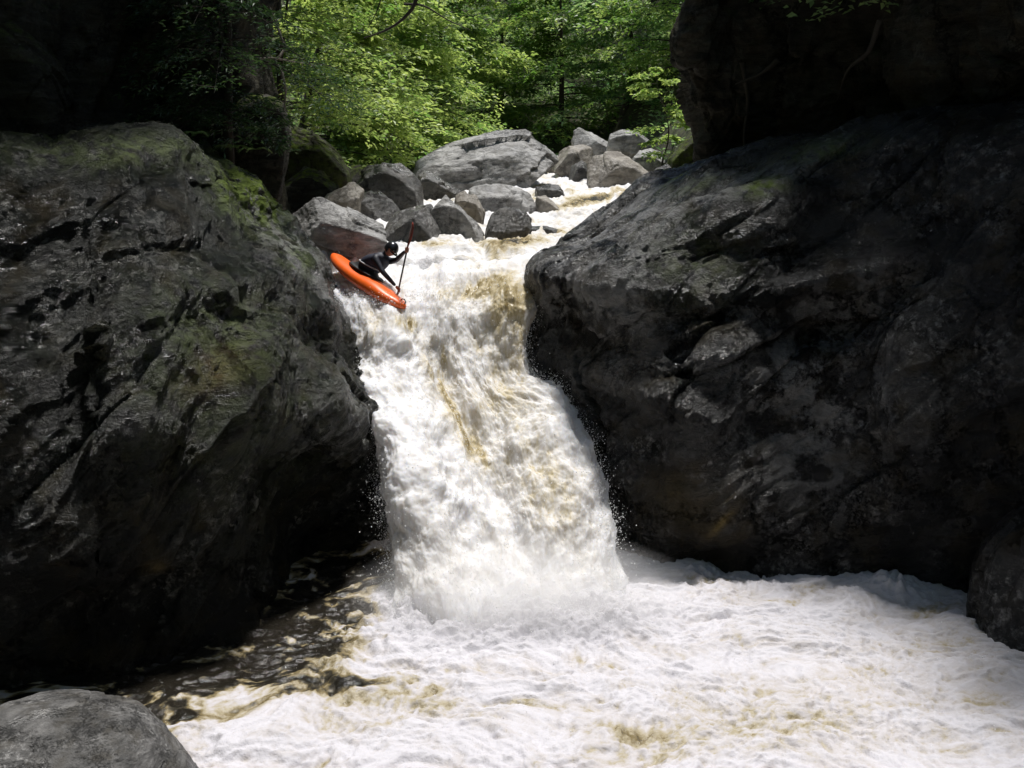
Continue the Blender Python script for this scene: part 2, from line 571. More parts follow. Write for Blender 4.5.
def rock_detail(V, axis, amp=1.0, seed=0.0, sculpt=None, brk=1.0):
    """displace a rock skin along its normals: broad lumps, broken faces, flowing foliation"""
    n = grid_normals(V)
    if sculpt is not None:                               # hollows, brows and scoops of this rock, metres along the outward normal
        px, _ = proj(V)
        sg = 1.0 if (n[..., 1] * ((px > 0) & (px < 1024))).sum() < 0 else -1.0
        V = V + n * (sg * gauss_px(V, sculpt))[..., None]
        n = grid_normals(V)
    axis = np.array(axis, float); axis /= np.linalg.norm(axis)
    along = V @ axis
    Q = V - 0.80 * along[..., None] * axis                # squeeze along the foliation
    wv = np.stack([fbm(V * 0.5 + 3.1 + seed, 2), fbm(V * 0.5 + 41.7 + seed, 2), fbm(V * 0.5 - 13 + seed, 2)], -1)
    Qw = V + 0.6 * wv
    Qw = Qw - 0.88 * (Qw @ axis)[..., None] * axis
    d = 0.30 * fbm(V * 0.55 + seed, 2)
    fade = sstep(-0.25, 0.35, fbm(V * 0.33 + 61 + seed, 2))          # broken in places, water-smoothed in others
    d += brk * (0.22 + 0.6 * fade) * facets(Q, 1.15, seed + 3, 0.30, 0.08)
    d += brk * (0.06 + 0.5 * fade) * facets(Q + 3, 0.36, seed + 7, 0.34, 0.08)
    d += 0.14 * ridged(Qw * 1.1 + seed, 3, 0.45)
    d += 0.055 * ridged(Qw * 2.3 + 5 + seed, 3, 0.5)
    d += 0.022 * ridged(Qw * 4.5 + seed, 3, 0.5) * (1.3 - 0.6 * fade)
    d += 0.012 * fbm(V * 8.0 + seed, 3, 0.55)
    d *= amp
    return V + n * d[..., None]


def ctrl_px(rows):
    out = []
    for r in rows:
        line = []
        for c in r:
            line.append(at(*c) if not isinstance(c, np.ndarray) else c)
        out.append(line)
    return np.array(out)


w = lambda x, y, z: np.array((x, y, z), float)

# left buttress: columns run from the left out of frame to the fall, then back along the channel
L_rows = [
    [w(-13, 8.5, -1.6), w(-6.5, 10.8, -1.6), w(-5.3, 11.3, -1.6), w(-4.5, 12, -1.6), w(-3.8, 12.9, -1.6), w(-3.1, 14.6, -1.6), w(-2.2, 16.0, -1.6), w(-1.6, 17.4, -1.6), w(-1.5, 21, -1.6)],
    [w(-13, 8.4, 0), ground_hit(-5, 690), ground_hit(100, 676), ground_hit(180, 652), ground_hit(250, 628), at(322, 575, 14.7), at(392, 560, 15.7), w(-1.6, 17.4, 0.2), w(-1.5, 21, 0)],
    [w(-13, 8.2, 1.6), (0, 565, 10.7), (100, 552, 11.1), (180, 540, 11.7), (250, 522, 12.4), (322, 500, 13.9), (388, 500, 15.5), w(-1.75, 17.3, 1.5), w(-1.6, 21, 1.5)],
    [w(-13, 8.2, 3.2), (0, 440, 10.8), (100, 425, 11.2), (180, 412, 11.8), (250, 402, 12.5), (318, 418, 13.6), (366, 433, 15.0), w(-2.3, 17.2, 2.6), w(-2, 21, 3)],
    [w(-13, 8.6, 4.8), (0, 318, 11.4), (100, 306, 11.8), (180, 304, 12.5), (250, 316, 13.2), (310, 338, 14.2), (342, 372, 15.4), w(-2.65, 17.3, 3.3), w(-2.5, 21, 3.8)],
    [w(-13, 9.2, 6.0), (0, 222, 12.1), (100, 216, 12.6), (180, 220, 13.3), (244, 252, 14.0), (298, 288, 14.9), (346, 322, 15.9), w(-3.0, 17.5, 3.65), w(-3.2, 21, 4.1)],
    [w(-13, 10.2, 6.9), (0, 142, 13.0), (100, 140, 13.5), (172, 142, 14.2), (226, 200, 14.8), (278, 246, 15.7), (326, 290, 16.6), w(-3.4, 18.1, 3.95), w(-3.6, 21, 4.3)],
    [w(-13, 13, 7.0), (0, 142, 15.0), (100, 140, 15.3), (176, 142, 15.9), (236, 178, 16.4), (284, 218, 17.0), (314, 254, 17.5), w(-3.7, 19.2, 4.2), w(-4.2, 22, 4.3)],
    [w(-14, 17, 7.3), w(-8.4, 18, 6.9), w(-7.0, 18.6, 6.6), w(-6.2, 19, 6.3), w(-5.2, 19.5, 5.6), w(-4.8, 19.8, 4.9), w(-4.4, 20, 4.4), w(-4.4, 21, 4.2), w(-5.2, 23, 4.2)],
]
V = loft(ctrl_px(L_rows), 78, 66)
V = rock_detail(V, (0.62, 0.25, 0.75), 1.0, 2.0, brk=0.58, sculpt=[
    (320, 530, 70, 60, 0, -0.55), (345, 425, 45, 20, 60, 0.22), (300, 470, 60, 22, -20, -0.28), (190, 430, 22, 90, 25, -0.22), (120, 400, 26, 90, 15, 0.18),
    (240, 400, 24, 80, 28, 0.2), (60, 360, 40, 60, 0, -0.25), (215, 290, 90, 16, -12, 0.16), (200, 245, 80, 18, -12, -0.15), (150, 600, 120, 40, -10, -0.35), (330, 345, 40, 14, 50, -0.2)])
nz = grid_normals(V)
up = np.clip(nz[..., 2] if nz[..., 2].mean() > 0 else -nz[..., 2], 0, 1)
moss = gauss_px(V, [(252, 190, 36, 26, 40, 2.2), (300, 262, 16, 14, 30, 0.7), (215, 330, 60, 45, 0, 0.35), (150, 150, 70, 16, 0, 0.5), (230, 400, 130, 110, 0, 0.14),
                    (60, 150, 80, 20, 0, 0.3)])
och = gauss_px(V, [(158, 567, 10, 5, 0, 0.35), (215, 372, 35, 22, -30, 0.25)])
dry_lit = gauss_px(V, [(290, 236, 60, 22, 42, 1.8), (338, 296, 30, 14, 60, 1.6), (235, 320, 90, 45, -20, 0.3), (345, 415, 30, 55, 60, 0.9), (130, 420, 22, 90, 20, 0.25), (150, 150, 60, 14, 0, 0.2), (150, 570, 30, 14, 0, 0.3)])  # drier rock; the strongest spots paint the sunlit crest
o = grid_obj("rock_outcrop", V, M_ROCK_L, {"moss": moss, "ochre": och, "dry_lit": dry_lit})
tag(o, "tall dark wet rock buttress with striated face, left of the waterfall", "rock")

# right buttress: columns run from the channel side round the prow and off to the right
R_rows = [
    [w(2.2, 21, -1.6), w(1.6, 18, -1.6), w(1.4, 16.2, -1.6), w(1.8, 15.3, -1.6), w(2.4, 14.7, -1.6), w(3.2, 14.4, -1.6), w(4.5, 14.2, -1.6), w(5.9, 14, -1.6), w(7.2, 13.3, -1.6), w(11, 11, -1.6)],
    [w(2.2, 21, 0), w(1.55, 18, 0), (590, 560, 16.0), (620, 570, 14.9), (665, 574, 14.4), (735, 578, 14.2), (822, 583, 14.05), (920, 588, 13.9), (1030, 606, 13.3), w(11, 11, 0)],
    [w(2.0, 21, 1.5), w(1.25, 18, 1.4), (572, 480, 16.2), (608, 485, 15.4), (662, 482, 14.7), (733, 480, 14.3), (822, 480, 14.1), (922, 480, 13.7), (1035, 480, 13.0), w(10.5, 10.6, 1.6)],
    [w(1.8, 21, 2.6), w(0.85, 18.2, 2.4), (547, 388, 16.9), (588, 392, 15.9), (654, 392, 14.9), (733, 388, 14.5), (822, 388, 14.4), (922, 392, 13.8), (1035, 392, 13.0), w(10.2, 10.4, 3.1)],
    [w(1.8, 21, 3.5), w(0.65, 18.6, 3.3), (536, 312, 17.3), (578, 312, 16.2), (648, 310, 15.2), (733, 306, 14.9), (824, 304, 15.0), (922, 318, 14.2), (1035, 318, 13.2), w(10, 10.6, 4.6)],
    [w(1.9, 21, 4.0), w(0.75, 18.9, 3.9), (540, 272, 17.7), (573, 264, 16.8), (645, 246, 15.9), (733, 226, 15.6), (826, 224, 15.5), (922, 228, 14.9), (1035, 216, 13.8), w(10.2, 11.4, 6.0)],
    [w(2.2, 21, 4.3), w(1.0, 19.4, 4.25), (558, 256, 18.5), (594, 238, 18.0), (654, 206, 17.5), (735, 176, 17.0), (830, 148, 16.6), (905, 130, 16.0), (1035, 110, 14.8), w(10.6, 12.6, 7.3)],
    [w(3.2, 22, 4.5), w(2.2, 21, 4.6), w(1.6, 20, 4.8), w(2.2, 19.9, 5.2), w(3.2, 19.6, 5.7), w(4.6, 19.2, 6.1), w(6.2, 18.8, 6.3), w(7.4, 18.2, 6.6), w(9, 17, 7), w(12, 15, 7.6)],
    [w(4.5, 24, 4.4), w(4.2, 23.5, 4.4), w(4, 23, 4.4), w(4.4, 23, 4.6), w(5, 23, 5), w(6, 22.5, 5.6), w(7.5, 22, 6), w(9, 21, 6.5), w(11, 20, 7), w(14, 18, 7.6)],
]
V = loft(ctrl_px(R_rows), 72, 66)
V = rock_detail(V, (0.75, 0.2, 0.5), 1.0, 11.0, brk=0.95, sculpt=[
    (600, 285, 85, 14, 8, 0.22), (585, 335, 55, 22, 20, -0.32), (690, 318, 34, 26, -20, -0.38), (640, 385, 70, 12, 22, 0.2), (830, 280, 80, 13, -10, 0.32),
    (850, 322, 60, 22, -8, -0.42), (800, 410, 80, 80, 0, -0.38), (700, 420, 20, 70, 15, 0.2), (915, 400, 26, 100, 0, 0.25), (700, 560, 130, 22, 0, -0.35), (740, 215, 110, 12, -12, 0.16), (750, 250, 90, 16, -8, -0.2)])
moss = gauss_px(V, [(765, 186, 22, 9, -10, 1.1), (700, 182, 40, 9, -15, 0.45), (825, 150, 40, 10, -12, 0.6), (690, 260, 50, 40, 0, 0.25)])
och = gauss_px(V, [(721, 524, 16, 4, -46, 0.8), (690, 505, 50, 35, 0, 0.18)])
dry_lit = gauss_px(V, [(630, 215, 75, 30, -25, 1.3), (610, 290, 100, 45, -10, 1.1), (760, 180, 90, 16, -14, 0.7), (620, 370, 50, 30, 20, 0.5), (810, 400, 80, 95, 0, 1.15), (880, 290, 60, 22, -10, 0.6)])  # drier rock, plus painted light on the top slope and sheen on the face
o = grid_obj("rock_outcrop", V, M_ROCK_R, {"moss": moss, "ochre": och, "dry_lit": dry_lit})
tag(o, "rounded grey rock mass with polished wet face, right of the waterfall", "rock")


def wall(name, cols, rows, seed, mat, label):
    """cols: (X, Y) line in plan; rows: (z, out, shift_x) profile"""
    ctrl = []
    for (z, dy, dx) in rows:
        ctrl.append([w(x + dx, y + dy, z) for (x, y) in cols])
    V = loft(ctrl, 44, 44)
    V = rock_detail(V, (0.3, 0.3, 1), 1.5, seed)
    o = grid_obj(name, V, mat, {"moss": np.zeros(V.shape[:2])})
    return tag(o, label, "cliff")


def xa(px, Y):
    return float(at(px, 120, Y)[0])


wall("cliff_wall", [(-16, 6), (-13.5, 11), (xa(-60, 14.5), 14.5), (xa(70, 16.3), 16.3), (xa(165, 17.6), 17.6), (xa(215, 18.6), 18.6), (xa(250, 19.4), 19.4), (xa(250, 19.4) - 0.6, 23), (-8.5, 27)],
     [(3.5, 0, 0), (6.4, 0, 0), (7.4, -0.2, 0), (8.6, -0.2, 0), (10.2, -0.7, 0.2), (12.5, -1.4, 0.7), (15, -1.2, 0.4), (17, 3, -3)], 31, M_WALL,
     "shadowed dark cliff with ferns above the left rock buttress")
wall("cliff_wall", [(8.5, 30), (5.6, 25), (xa(706, 20.8), 20.8), (xa(752, 20.2), 20.2), (xa(850, 19.2), 19.2), (xa(950, 17.2), 17.2), (xa(1070, 15.2), 15.2), (12.5, 11), (16, 6)],
     [(3.5, 0, 0), (5.6, 0, 0), (6.6, -0.1, -0.05), (7.6, -0.5, -0.35), (8.8, -1.0, -0.5), (10.5, -1.5, -0.5), (12, -1.2, 0.2), (13, 3, 3)], 57, M_WALL,
     "black overhanging bank of earth and rock above the right rock mass")


# ------------------------------------------------------------------ boulders
_ico = {}


def ico(level):
    if level not in _ico:
        bm = bmesh.new()
        bmesh.ops.create_icosphere(bm, subdivisions=level, radius=1)
        _ico[level] = (np.array([v.co[:] for v in bm.verts]), np.array([[v.index for v in f.verts] for f in bm.faces]))
        bm.free()
    return _ico[level]


def boulder(outline, Y, label, mat, depth=0.8, ft=0.5, seed=0, level=6, p=90, rough=1.0, sink=0.35, group=None, name="boulder", moss=0.0, back=0.6, fshift=0.0, foliation=(0.3, 0.2, 1), shrink=0.9, cuts=7):
    """boulder from its outline in the photo: the outline stands at Y, a lower front face before it, a back behind it"""
    pts = np.array([at(x, y, Y) for x, y in outline])
    lo, hi = pts.min(0), pts.max(0)
    wd, ht = hi[0] - lo[0], hi[2] - lo[2]
    D = depth * wd
    cx = 0.5 * (lo[0] + hi[0])
    sunk = pts.copy()
    sunk[:, 2] = np.where(pts[:, 2] < lo[2] + 0.25 * ht, pts[:, 2] - sink * ht, pts[:, 2])
    front = sunk.copy()
    front[:, 0] = cx + (front[:, 0] - cx) * shrink + fshift * wd
    front[:, 2] = np.minimum(front[:, 2], lo[2] + ft * (front[:, 2] - lo[2]) + 0.0)
    front[:, 1] -= 0.45 * D
    bk = sunk.copy()
    bk[:, 0] = cx + (bk[:, 0] - cx) * 0.7
    bk[:, 2] = np.minimum(bk[:, 2], lo[2] + 0.8 * (bk[:, 2] - lo[2]))
    bk[:, 1] += back * D
    A = np.concatenate([sunk, front, bk])
    bm = bmesh.new()
    for q in A: bm.verts.new(q)
    bmesh.ops.convex_hull(bm, input=bm.verts)
    c = A.mean(0)
    bm.normal_update()
    nn, dd = [], []
    for f in bm.faces:
        n_ = np.array(f.normal); d_ = float(n_ @ (np.array(f.verts[0].co) - c))
        if d_ < 0: n_, d_ = -n_, -d_
        if f.calc_area() > 1e-6: nn.append(n_); dd.append(max(d_, 1e-3))
    bm.free()
    nn, dd = np.array(nn), np.array(dd)
    g_ = np.random.default_rng(seed * 13 + 5)
    for _ in range(cuts):                                   # broken-off corners
        k_ = g_.normal(size=3) * np.array((1, 1, 0.9)); k_ /= np.linalg.norm(k_)
        sup = float(((A - c) @ k_).max())
        nn = np.concatenate([nn, k_[None]]); dd = np.append(dd, sup * g_.uniform(0.64, 0.90))
    dirs, faces = ico(level)
    # even out sampling of flat shapes
    ext = np.array([wd * 0.5, D * 0.5, ht * 0.6 * (1 + sink)])
    dirs = dirs * ext; dirs = dirs / np.linalg.norm(dirs, axis=1)[:, None]
    q = np.clip(dirs @ nn.T, 0, None) / dd
    mx = q.max(1)
    r = 1 / (mx * ((q / mx[:, None]) ** p).sum(1) ** (1 / p))
    r *= 1.01
    X = dirs * r[:, None]
    s = 1.0 / max(0.35, min(wd, 3.0))
    ax = np.array(foliation, float); ax /= np.linalg.norm(ax)
    Xs = X + 50 + seed * 7.7
    Q = Xs - 0.7 * (Xs @ ax)[:, None] * ax
    d = 0.05 * fbm(Xs * 1.3 * s, 3) + 0.6 * s * facets(Q, 0.36 / s, seed % 50, 0.5, 0.14) + 0.05 * ridged(Q * 4 * s, 4) + 0.02 * fbm(Xs * 14 * s, 3, 0.6)
    d *= min(wd, 2.5 * ht) * 0.42 * rough
    X = X + dirs * d[:, None]
    o = mesh_np(name, X, faces, mat, {"moss": np.full(len(X), moss)})
    o.location = c
    return tag(o, label, "boulder", group)


def Yr(py):
    """distance at which the river surface is seen at row py"""
    ys = np.linspace(17.8, 60, 800)
    zz = river_z(ys)
    _, pp = proj(np.stack([ys * 0, ys, zz], -1))
    return float(np.interp(-py, -pp, ys))


# ---- boulders in the river, back to front
boulder([(572, 155), (573, 130), (580, 127), (606, 137), (622, 148), (622, 155)], Yr(166), "dark pointed boulder at the very back, its left end upright", M_BOULDER, 0.7, 0.75, 1)
boulder([(602, 154), (606, 136), (622, 130), (641, 130), (650, 138), (650, 153)], Yr(167), "squarish back boulder with a shadowed right side, beside the pointed one", M_BOULDER, 0.8, 0.8, 2)
boulder([(626, 165), (632, 153), (650, 150), (664, 153), (668, 164)], Yr(172), "low flat grey rock against the right bank", M_BOULDER, 0.8, 0.6, 3)
boulder([(540, 166), (541, 152), (548, 148), (556, 152), (557, 166)], Yr(174), "small brown rock wedged beside the long pale boulder", M_BOULDER_B, 0.9, 0.7, 4, level=5)
boulder([(553, 170), (557, 150), (564, 146), (584, 146), (592, 150), (597, 172), (588, 180)], Yr(178), "upright brownish boulder with squared top behind the rapids", M_BOULDER_B, 0.8, 0.85, 5)
boulder([(566, 180), (572, 166), (584, 160), (592, 166), (594, 182)], Yr(182), "dark brown rock at the foot of the upright boulder", M_BOULDER_W, 0.8, 0.7, 6, level=5)
boulder([(584, 182), (586, 164), (595, 154), (612, 152), (634, 155), (650, 169), (648, 178), (630, 187), (598, 185)], Yr(186), "rounded tan boulder with pale top right of the rapids", M_BOULDER_B, 0.75, 0.62, 7, p=26)
boulder([(405, 178), (417, 159), (440, 146), (480, 137), (522, 133), (542, 143), (556, 161), (552, 173), (520, 184), (470, 187), (425, 184)], Yr(187), "largest boulder, long and pale topped, across the head of the rapids", M_BOULDER, 0.62, 0.5, 62, level=7, foliation=(0.9, 0.1, 0.35), cuts=5)
boulder([(413, 196), (416, 176), (427, 171), (446, 182), (459, 190), (456, 198), (430, 200)], Yr(200), "dark angular boulder with pale sloping edge under the largest boulder", M_BOULDER_W, 0.8, 0.75, 9)
boulder([(468, 200), (470, 187), (486, 183), (515, 185), (533, 192), (541, 205), (536, 211), (500, 212), (476, 208)], Yr(211), "flat grey boulder lying in the middle of the rapids", M_BOULDER, 0.75, 0.55, 10, p=26)
boulder([(534, 194), (536, 187), (546, 184), (558, 186), (566, 193), (560, 196)], Yr(196), "small dark wet rock breaking the rapids in midstream", M_BOULDER_W, 0.8, 0.7, 11, level=5)
boulder([(534, 208), (537, 197), (545, 195), (551, 203), (566, 208), (560, 212)], Yr(212), "low brown rock awash at the right end of the flat midstream boulder", M_BOULDER_B, 0.8, 0.7, 12, level=5)
boulder([(454, 212), (456, 196), (464, 191), (476, 196), (485, 212), (482, 222), (466, 222)], Yr(222), "brown boulder leaning behind the slanted grey slab", M_BOULDER_B, 0.8, 0.7, 13)
boulder([(425, 234), (429, 204), (444, 195), (458, 197), (472, 214), (490, 235), (482, 241), (438, 241)], Yr(237), "slanted grey slab with pale right edge beside the channel", M_BOULDER, 0.6, 0.8, 14, fshift=-0.02)
boulder([(382, 237), (388, 214), (404, 203), (421, 195), (433, 204), (445, 232), (430, 243), (396, 244)], Yr(240), "dark grey blocky boulder at the water behind the paddle", M_BOULDER_W, 0.7, 0.75, 15)
boulder([(483, 230), (490, 215), (500, 207), (514, 205), (527, 213), (533, 226), (524, 234), (500, 236)], Yr(235), "rounded dark boulder with pale top in front of the flat midstream boulder", M_BOULDER_W, 0.8, 0.6, 16, p=26)
boulder([(526, 230), (530, 226), (546, 226), (560, 229), (556, 233), (534, 234)], Yr(233), "low dark rock awash in the channel near the right rock", M_BOULDER_W, 0.7, 0.7, 17, level=5)
# left bank slabs
boulder([(350, 188), (368, 164), (384, 156), (396, 160), (420, 182), (424, 200), (404, 208), (362, 200)], Yr(208), "pale striped slab leaning on the left bank", M_BOULDER_W, 0.8, 0.7, 20, foliation=(0.7, 0.2, -0.7))
boulder([(332, 217), (348, 197), (370, 189), (392, 198), (408, 216), (404, 224), (350, 224)], Yr(219), "grey rough rock between the striped slab and the boxy boulder", M_BOULDER_W, 0.8, 0.7, 21)
boulder([(322, 208), (325, 192), (336, 184), (354, 183), (364, 190), (364, 208), (356, 217), (334, 216)], Yr(222), "boxy brown boulder with pale ledge on the left bank", M_BOULDER_B, 0.8, 0.72, 22)
boulder([(284, 232), (286, 205), (300, 194), (324, 199), (352, 212), (384, 226), (402, 238), (398, 250), (350, 256), (300, 256)], Yr(249), "broad smooth striated slab sloping into the river behind the kayaker", M_BOULDER, 0.42, 0.62, 23, level=7, foliation=(0.8, 0.1, -0.5))
boulder([(282, 196), (286, 176), (304, 167), (324, 172), (338, 186), (334, 198), (300, 202)], 24.5, "dark mossy rock above the broad striated slab", M_BOULDER_M, 0.8, 0.7, 24)
boulder([(330, 176), (342, 166), (362, 164), (376, 172), (378, 190), (350, 194)], 28.0, "dark rock wedged above the boxy boulder at the bank", M_BOULDER_M, 0.8, 0.7, 25)
boulder([(278, 186), (276, 140), (292, 124), (312, 132), (336, 152), (352, 172), (350, 186), (310, 190)], 27.0, "steep mossy ledge under the trees on the left bank", M_BOULDER_M, 0.8, 0.8, 26, level=7, foliation=(0.7, 0.3, -0.7), moss=0.4)
boulder([(340, 172), (345, 150), (360, 142), (376, 150), (392, 162), (394, 176)], 33.0, "mossy shadowed rock at the foot of the bright maple", M_BOULDER_M, 0.8, 0.8, 27)
# right bank
boulder([(632, 188), (640, 178), (662, 166), (684, 160), (700, 166), (706, 188), (680, 196)], 24.5, "dark wet rock with pale crest at the foot of the right bank", M_BOULDER_W, 0.8, 0.7, 28)
boulder([(664, 172), (668, 158), (690, 136), (708, 128), (722, 140), (724, 172)], 24.8, "moss covered boulder tucked under the right overhang", M_BOULDER_M, 0.8, 0.85, 29, moss=0.7)
# near rocks
boulder([(-90, 810), (-80, 716), (-20, 711), (60, 712), (128, 716), (158, 728), (184, 750), (204, 772), (220, 806), (100, 840)], 8.7, "grey grainy rock in the bottom left corner, nearest the viewer", M_NEAR, 0.55, 0.9, 30, level=8, p=20, rough=0.55, cuts=4, name="foreground_rock", foliation=(0.2, 0.9, 0.4), sink=0.6)["category"] = "rock"
boulder([(976, 606), (982, 580), (998, 545), (1020, 514), (1050, 488), (1120, 470), (1180, 560), (1150, 640), (1010, 622)], 12.4, "dark algae stained rock at the right edge of the pool", M_ROCK_R, 0.7, 0.85, 31, level=7, p=16, rough=1.2, name="pool_rock")["category"] = "rock"
boulder([(-70, 140), (-60, 20), (-20, -12), (24, 2), (52, 36), (72, 90), (76, 128), (40, 142)], 15.2, "large rounded dark boulder perched on the shelf at upper left", M_WALL, 0.8, 0.75, 32, level=7, p=10)
boulder([(226, 166), (232, 108), (246, 92), (270, 88), (286, 100), (290, 130), (280, 172)], 18.4, "lumpy grey rock knob under a dead branch at upper left", M_BOULDER_M, 0.8, 0.8, 33, p=26, rough=1.3)


# ------------------------------------------------------------------ water
def vnoise2(u, v, s=0.0):
    c, q = 0.79, 0.613                       # turned in the noise lattice, so that no grid shows
    a, b = u * c - v * q, u * q + v * c
    return np.stack([a * 0.83 + s, b, a * 0.557 + 0.31 * b + s * 1.7], -1)


# upper river
ry = np.concatenate([np.linspace(18.3, 26, 260), np.linspace(26, 60, 300)[1:]])
rx = np.linspace(-8, 7, 420)
RX, RY = np.meshgrid(rx, ry)
RZ = river_z(RY) - 0.12 * sstep(19.6, 18.3, RY) - 0.9 * sstep(18.9, 18.3, RY)
Pn = np.stack([RX * 1.6, RY * 0.9, RX * 0], -1)
wx = fbm(Pn * 0.6 + 5, 3)
RZ += 0.24 * fbm(np.stack([RX * 1.1 + wx, RY * 0.8, RX * 0], -1), 4) + 0.07 * ridged(np.stack([RX * 3 + wx, RY * 1.8, RX * 0 + 4], -1), 4)
rfine = fbm(np.stack([RX * 8, RY * 6, RX * 0 + 2], -1), 4, 0.65)
RZ += 0.045 * rfine
RZ -= 1.2 * sstep(4.7, 6.0, np.abs(RX + 1.0)) + 1.4 * sstep(32, 37, RY) * sstep(2.0, 3.2, -RX)
P3 = np.stack([RX, RY, RZ], -1)
foam = 0.78 + 0.60 * fbm(np.stack([RX * 1.5 + wx, RY * 0.7, RX * 0 + 8], -1), 4) - 0.25 * sstep(26, 40, RY) * 0
foam += 0.25 * rfine
foam -= gauss_px(P3, [(580, 203, 26, 4, -8, 0.35), (605, 196, 26, 4, -8, 0.25), (520, 240, 36, 5, 0, 0.4), (440, 244, 24, 4, 0, 0.5), (470, 250, 30, 6, 0, 0.2)])
tag(grid_obj("river", P3, M_RIVER, {"foam": foam}), kind="structure")

# the fall
Wf = [
    [(352, 240, 20.6), (405, 243, 20.4), (455, 243, 20.4), (510, 241, 20.4), (575, 238, 20.6)],
    [(330, 270, 18.9), (388, 264, 18.9), (440, 260, 19.0), (488, 258, 19.0), (548, 256, 18.9)],
    [(334, 296, 18.0), (386, 296, 17.8), (438, 290, 18.0), (484, 288, 18.0), (540, 288, 17.9)],
    [(344, 333, 17.2), (392, 334, 16.9), (438, 328, 17.3), (480, 326, 17.3), (530, 330, 17.3)],
    [(348, 370, 16.8), (393, 372, 16.3), (440, 370, 16.75), (485, 368, 16.7), (534, 372, 16.8)],
    [(352, 413, 16.0), (400, 412, 15.4), (452, 412, 15.8), (505, 412, 15.9), (562, 412, 16.1)],
    [(370, 455, 15.2), (414, 455, 14.6), (468, 455, 15.0), (525, 455, 15.1), (583, 455, 15.3)],
    [(384, 505, 14.5), (427, 508, 13.9), (482, 508, 14.2), (542, 505, 14.3), (601, 505, 14.6)],
    [(390, 555, 13.9), (434, 560, 13.3), (490, 560, 13.5), (552, 558, 13.65), (613, 553, 13.95)],
    [(393, 606, 13.3), (438, 612, 12.75), (495, 612, 12.9), (556, 610, 13.1), (619, 602, 13.4)],
    [(395, 650, 13.1), (440, 660, 12.55), (496, 660, 12.7), (557, 655, 12.8), (622, 645, 13.1)],
]
C = ctrl_px(Wf)
# edges curl back so that the sheet has thickness
left = C[:, :1] + np.array((0.05, 0.85, -0.05)); right = C[:, -1:] + np.array((-0.05, 0.85, -0.05))
C = np.concatenate([left, C, right], 1)
V = loft(C, 74, 92)
n = grid_normals(V)
if n[..., 1].mean() > 0: n = -n
nr, nc = V.shape[:2]
seg = np.linalg.norm(np.diff(V, axis=0), axis=-1).mean(1)
vv = np.concatenate([[0], np.cumsum(seg)])[:, None] * np.ones((1, nc))
uu = np.linspace(0, 3.6, nc)[None, :] * np.ones((nr, 1))
wob = fbm(vnoise2(uu * 0.9, vv * 0.5, 3.3), 3)
us = uu + 0.16 * wob
d = 0.38 * fbm(vnoise2(us * 1.2, vv * 0.45, 1), 3)
d += 0.13 * fbm(vnoise2(us * 2.9, vv * 1.5, 15), 3, 0.55)
d += 0.055 * ridged(vnoise2(us * 2.4, vv * 0.6, 2), 3, 0.5)
clump = fbm(vnoise2(us * 5, vv * 2.2, 6), 4, 0.6)
d += 0.070 * clump
fine = fbm(vnoise2(us * 20, vv * 8, 9), 3, 0.6)
d += 0.012 * fine
strk = fbm(vnoise2(us * 7, vv * 0.55, 12), 4, 0.6)
d += 0.038 * strk
d += gauss_px(V, [(412, 440, 40, 130, -10, 0.30), (448, 380, 12, 60, -22, -0.22), (500, 490, 14, 90, -22, -0.30), (560, 450, 24, 110, -18, 0.16), (590, 540, 18, 60, -14, -0.12), (385, 520, 14, 70, -8, -0.12)])
amp = 0.40 + 0.75 * sstep(0.5, 4.0, vv)
V = V + n * (d * amp)[..., None]
foam = 0.94 + 0.16 * clump + 0.12 * fine + 0.15 * strk
foam -= gauss_px(V, [(490, 330, 60, 80, -10, 0.11), (535, 480, 34, 110, -20, 0.15), (505, 500, 12, 80, -22, 0.12)])
dark = gauss_px(V, [(485, 286, 30, 9, -22, 0.9), (512, 300, 26, 14, -35, 0.6), (452, 292, 22, 7, -10, 0.35), (407, 323, 13, 9, 35, 0.8), (376, 318, 16, 10, 40, 0.45),
                    (365, 338, 14, 10, 0, 0.4), (442, 355, 22, 9, 60, 0.5), (438, 378, 30, 10, 62, 0.55), (456, 418, 34, 11, 60, 0.65), (474, 450, 24, 9, 60, 0.55),
                    (520, 335, 34, 40, 40, 0.35), (546, 470, 26, 66, -18, 0.22), (575, 520, 26, 50, -18, 0.16), (404, 575, 12, 36, 0, 0.28), (460, 560, 24, 30, 0, 0.14), (500, 400, 30, 26, 0, 0.25), (425, 520, 26, 40, 0, 0.10)])
foam -= np.minimum(0.95 * dark * (0.62 + 0.95 * strk + 0.5 * clump), 0.9)
foam = np.maximum(foam, 0.40 + 0.22 * strk)
tag(grid_obj("waterfall", V, M_FALL, {"foam": foam}), kind="structure")
FALL = V

# the pool
px_ = np.concatenate([np.linspace(-14, -5.2, 70), np.linspace(-5.15, 7.6, 560), np.linspace(7.7, 14, 50)])
py_ = np.concatenate([np.linspace(3, 8.4, 60), np.linspace(8.42, 15.8, 430)])
PX, PY = np.meshgrid(px_, py_)
Z0 = np.zeros_like(PX)
P0 = np.stack([PX, PY, Z0], -1)
ppx, ppy = proj(P0)
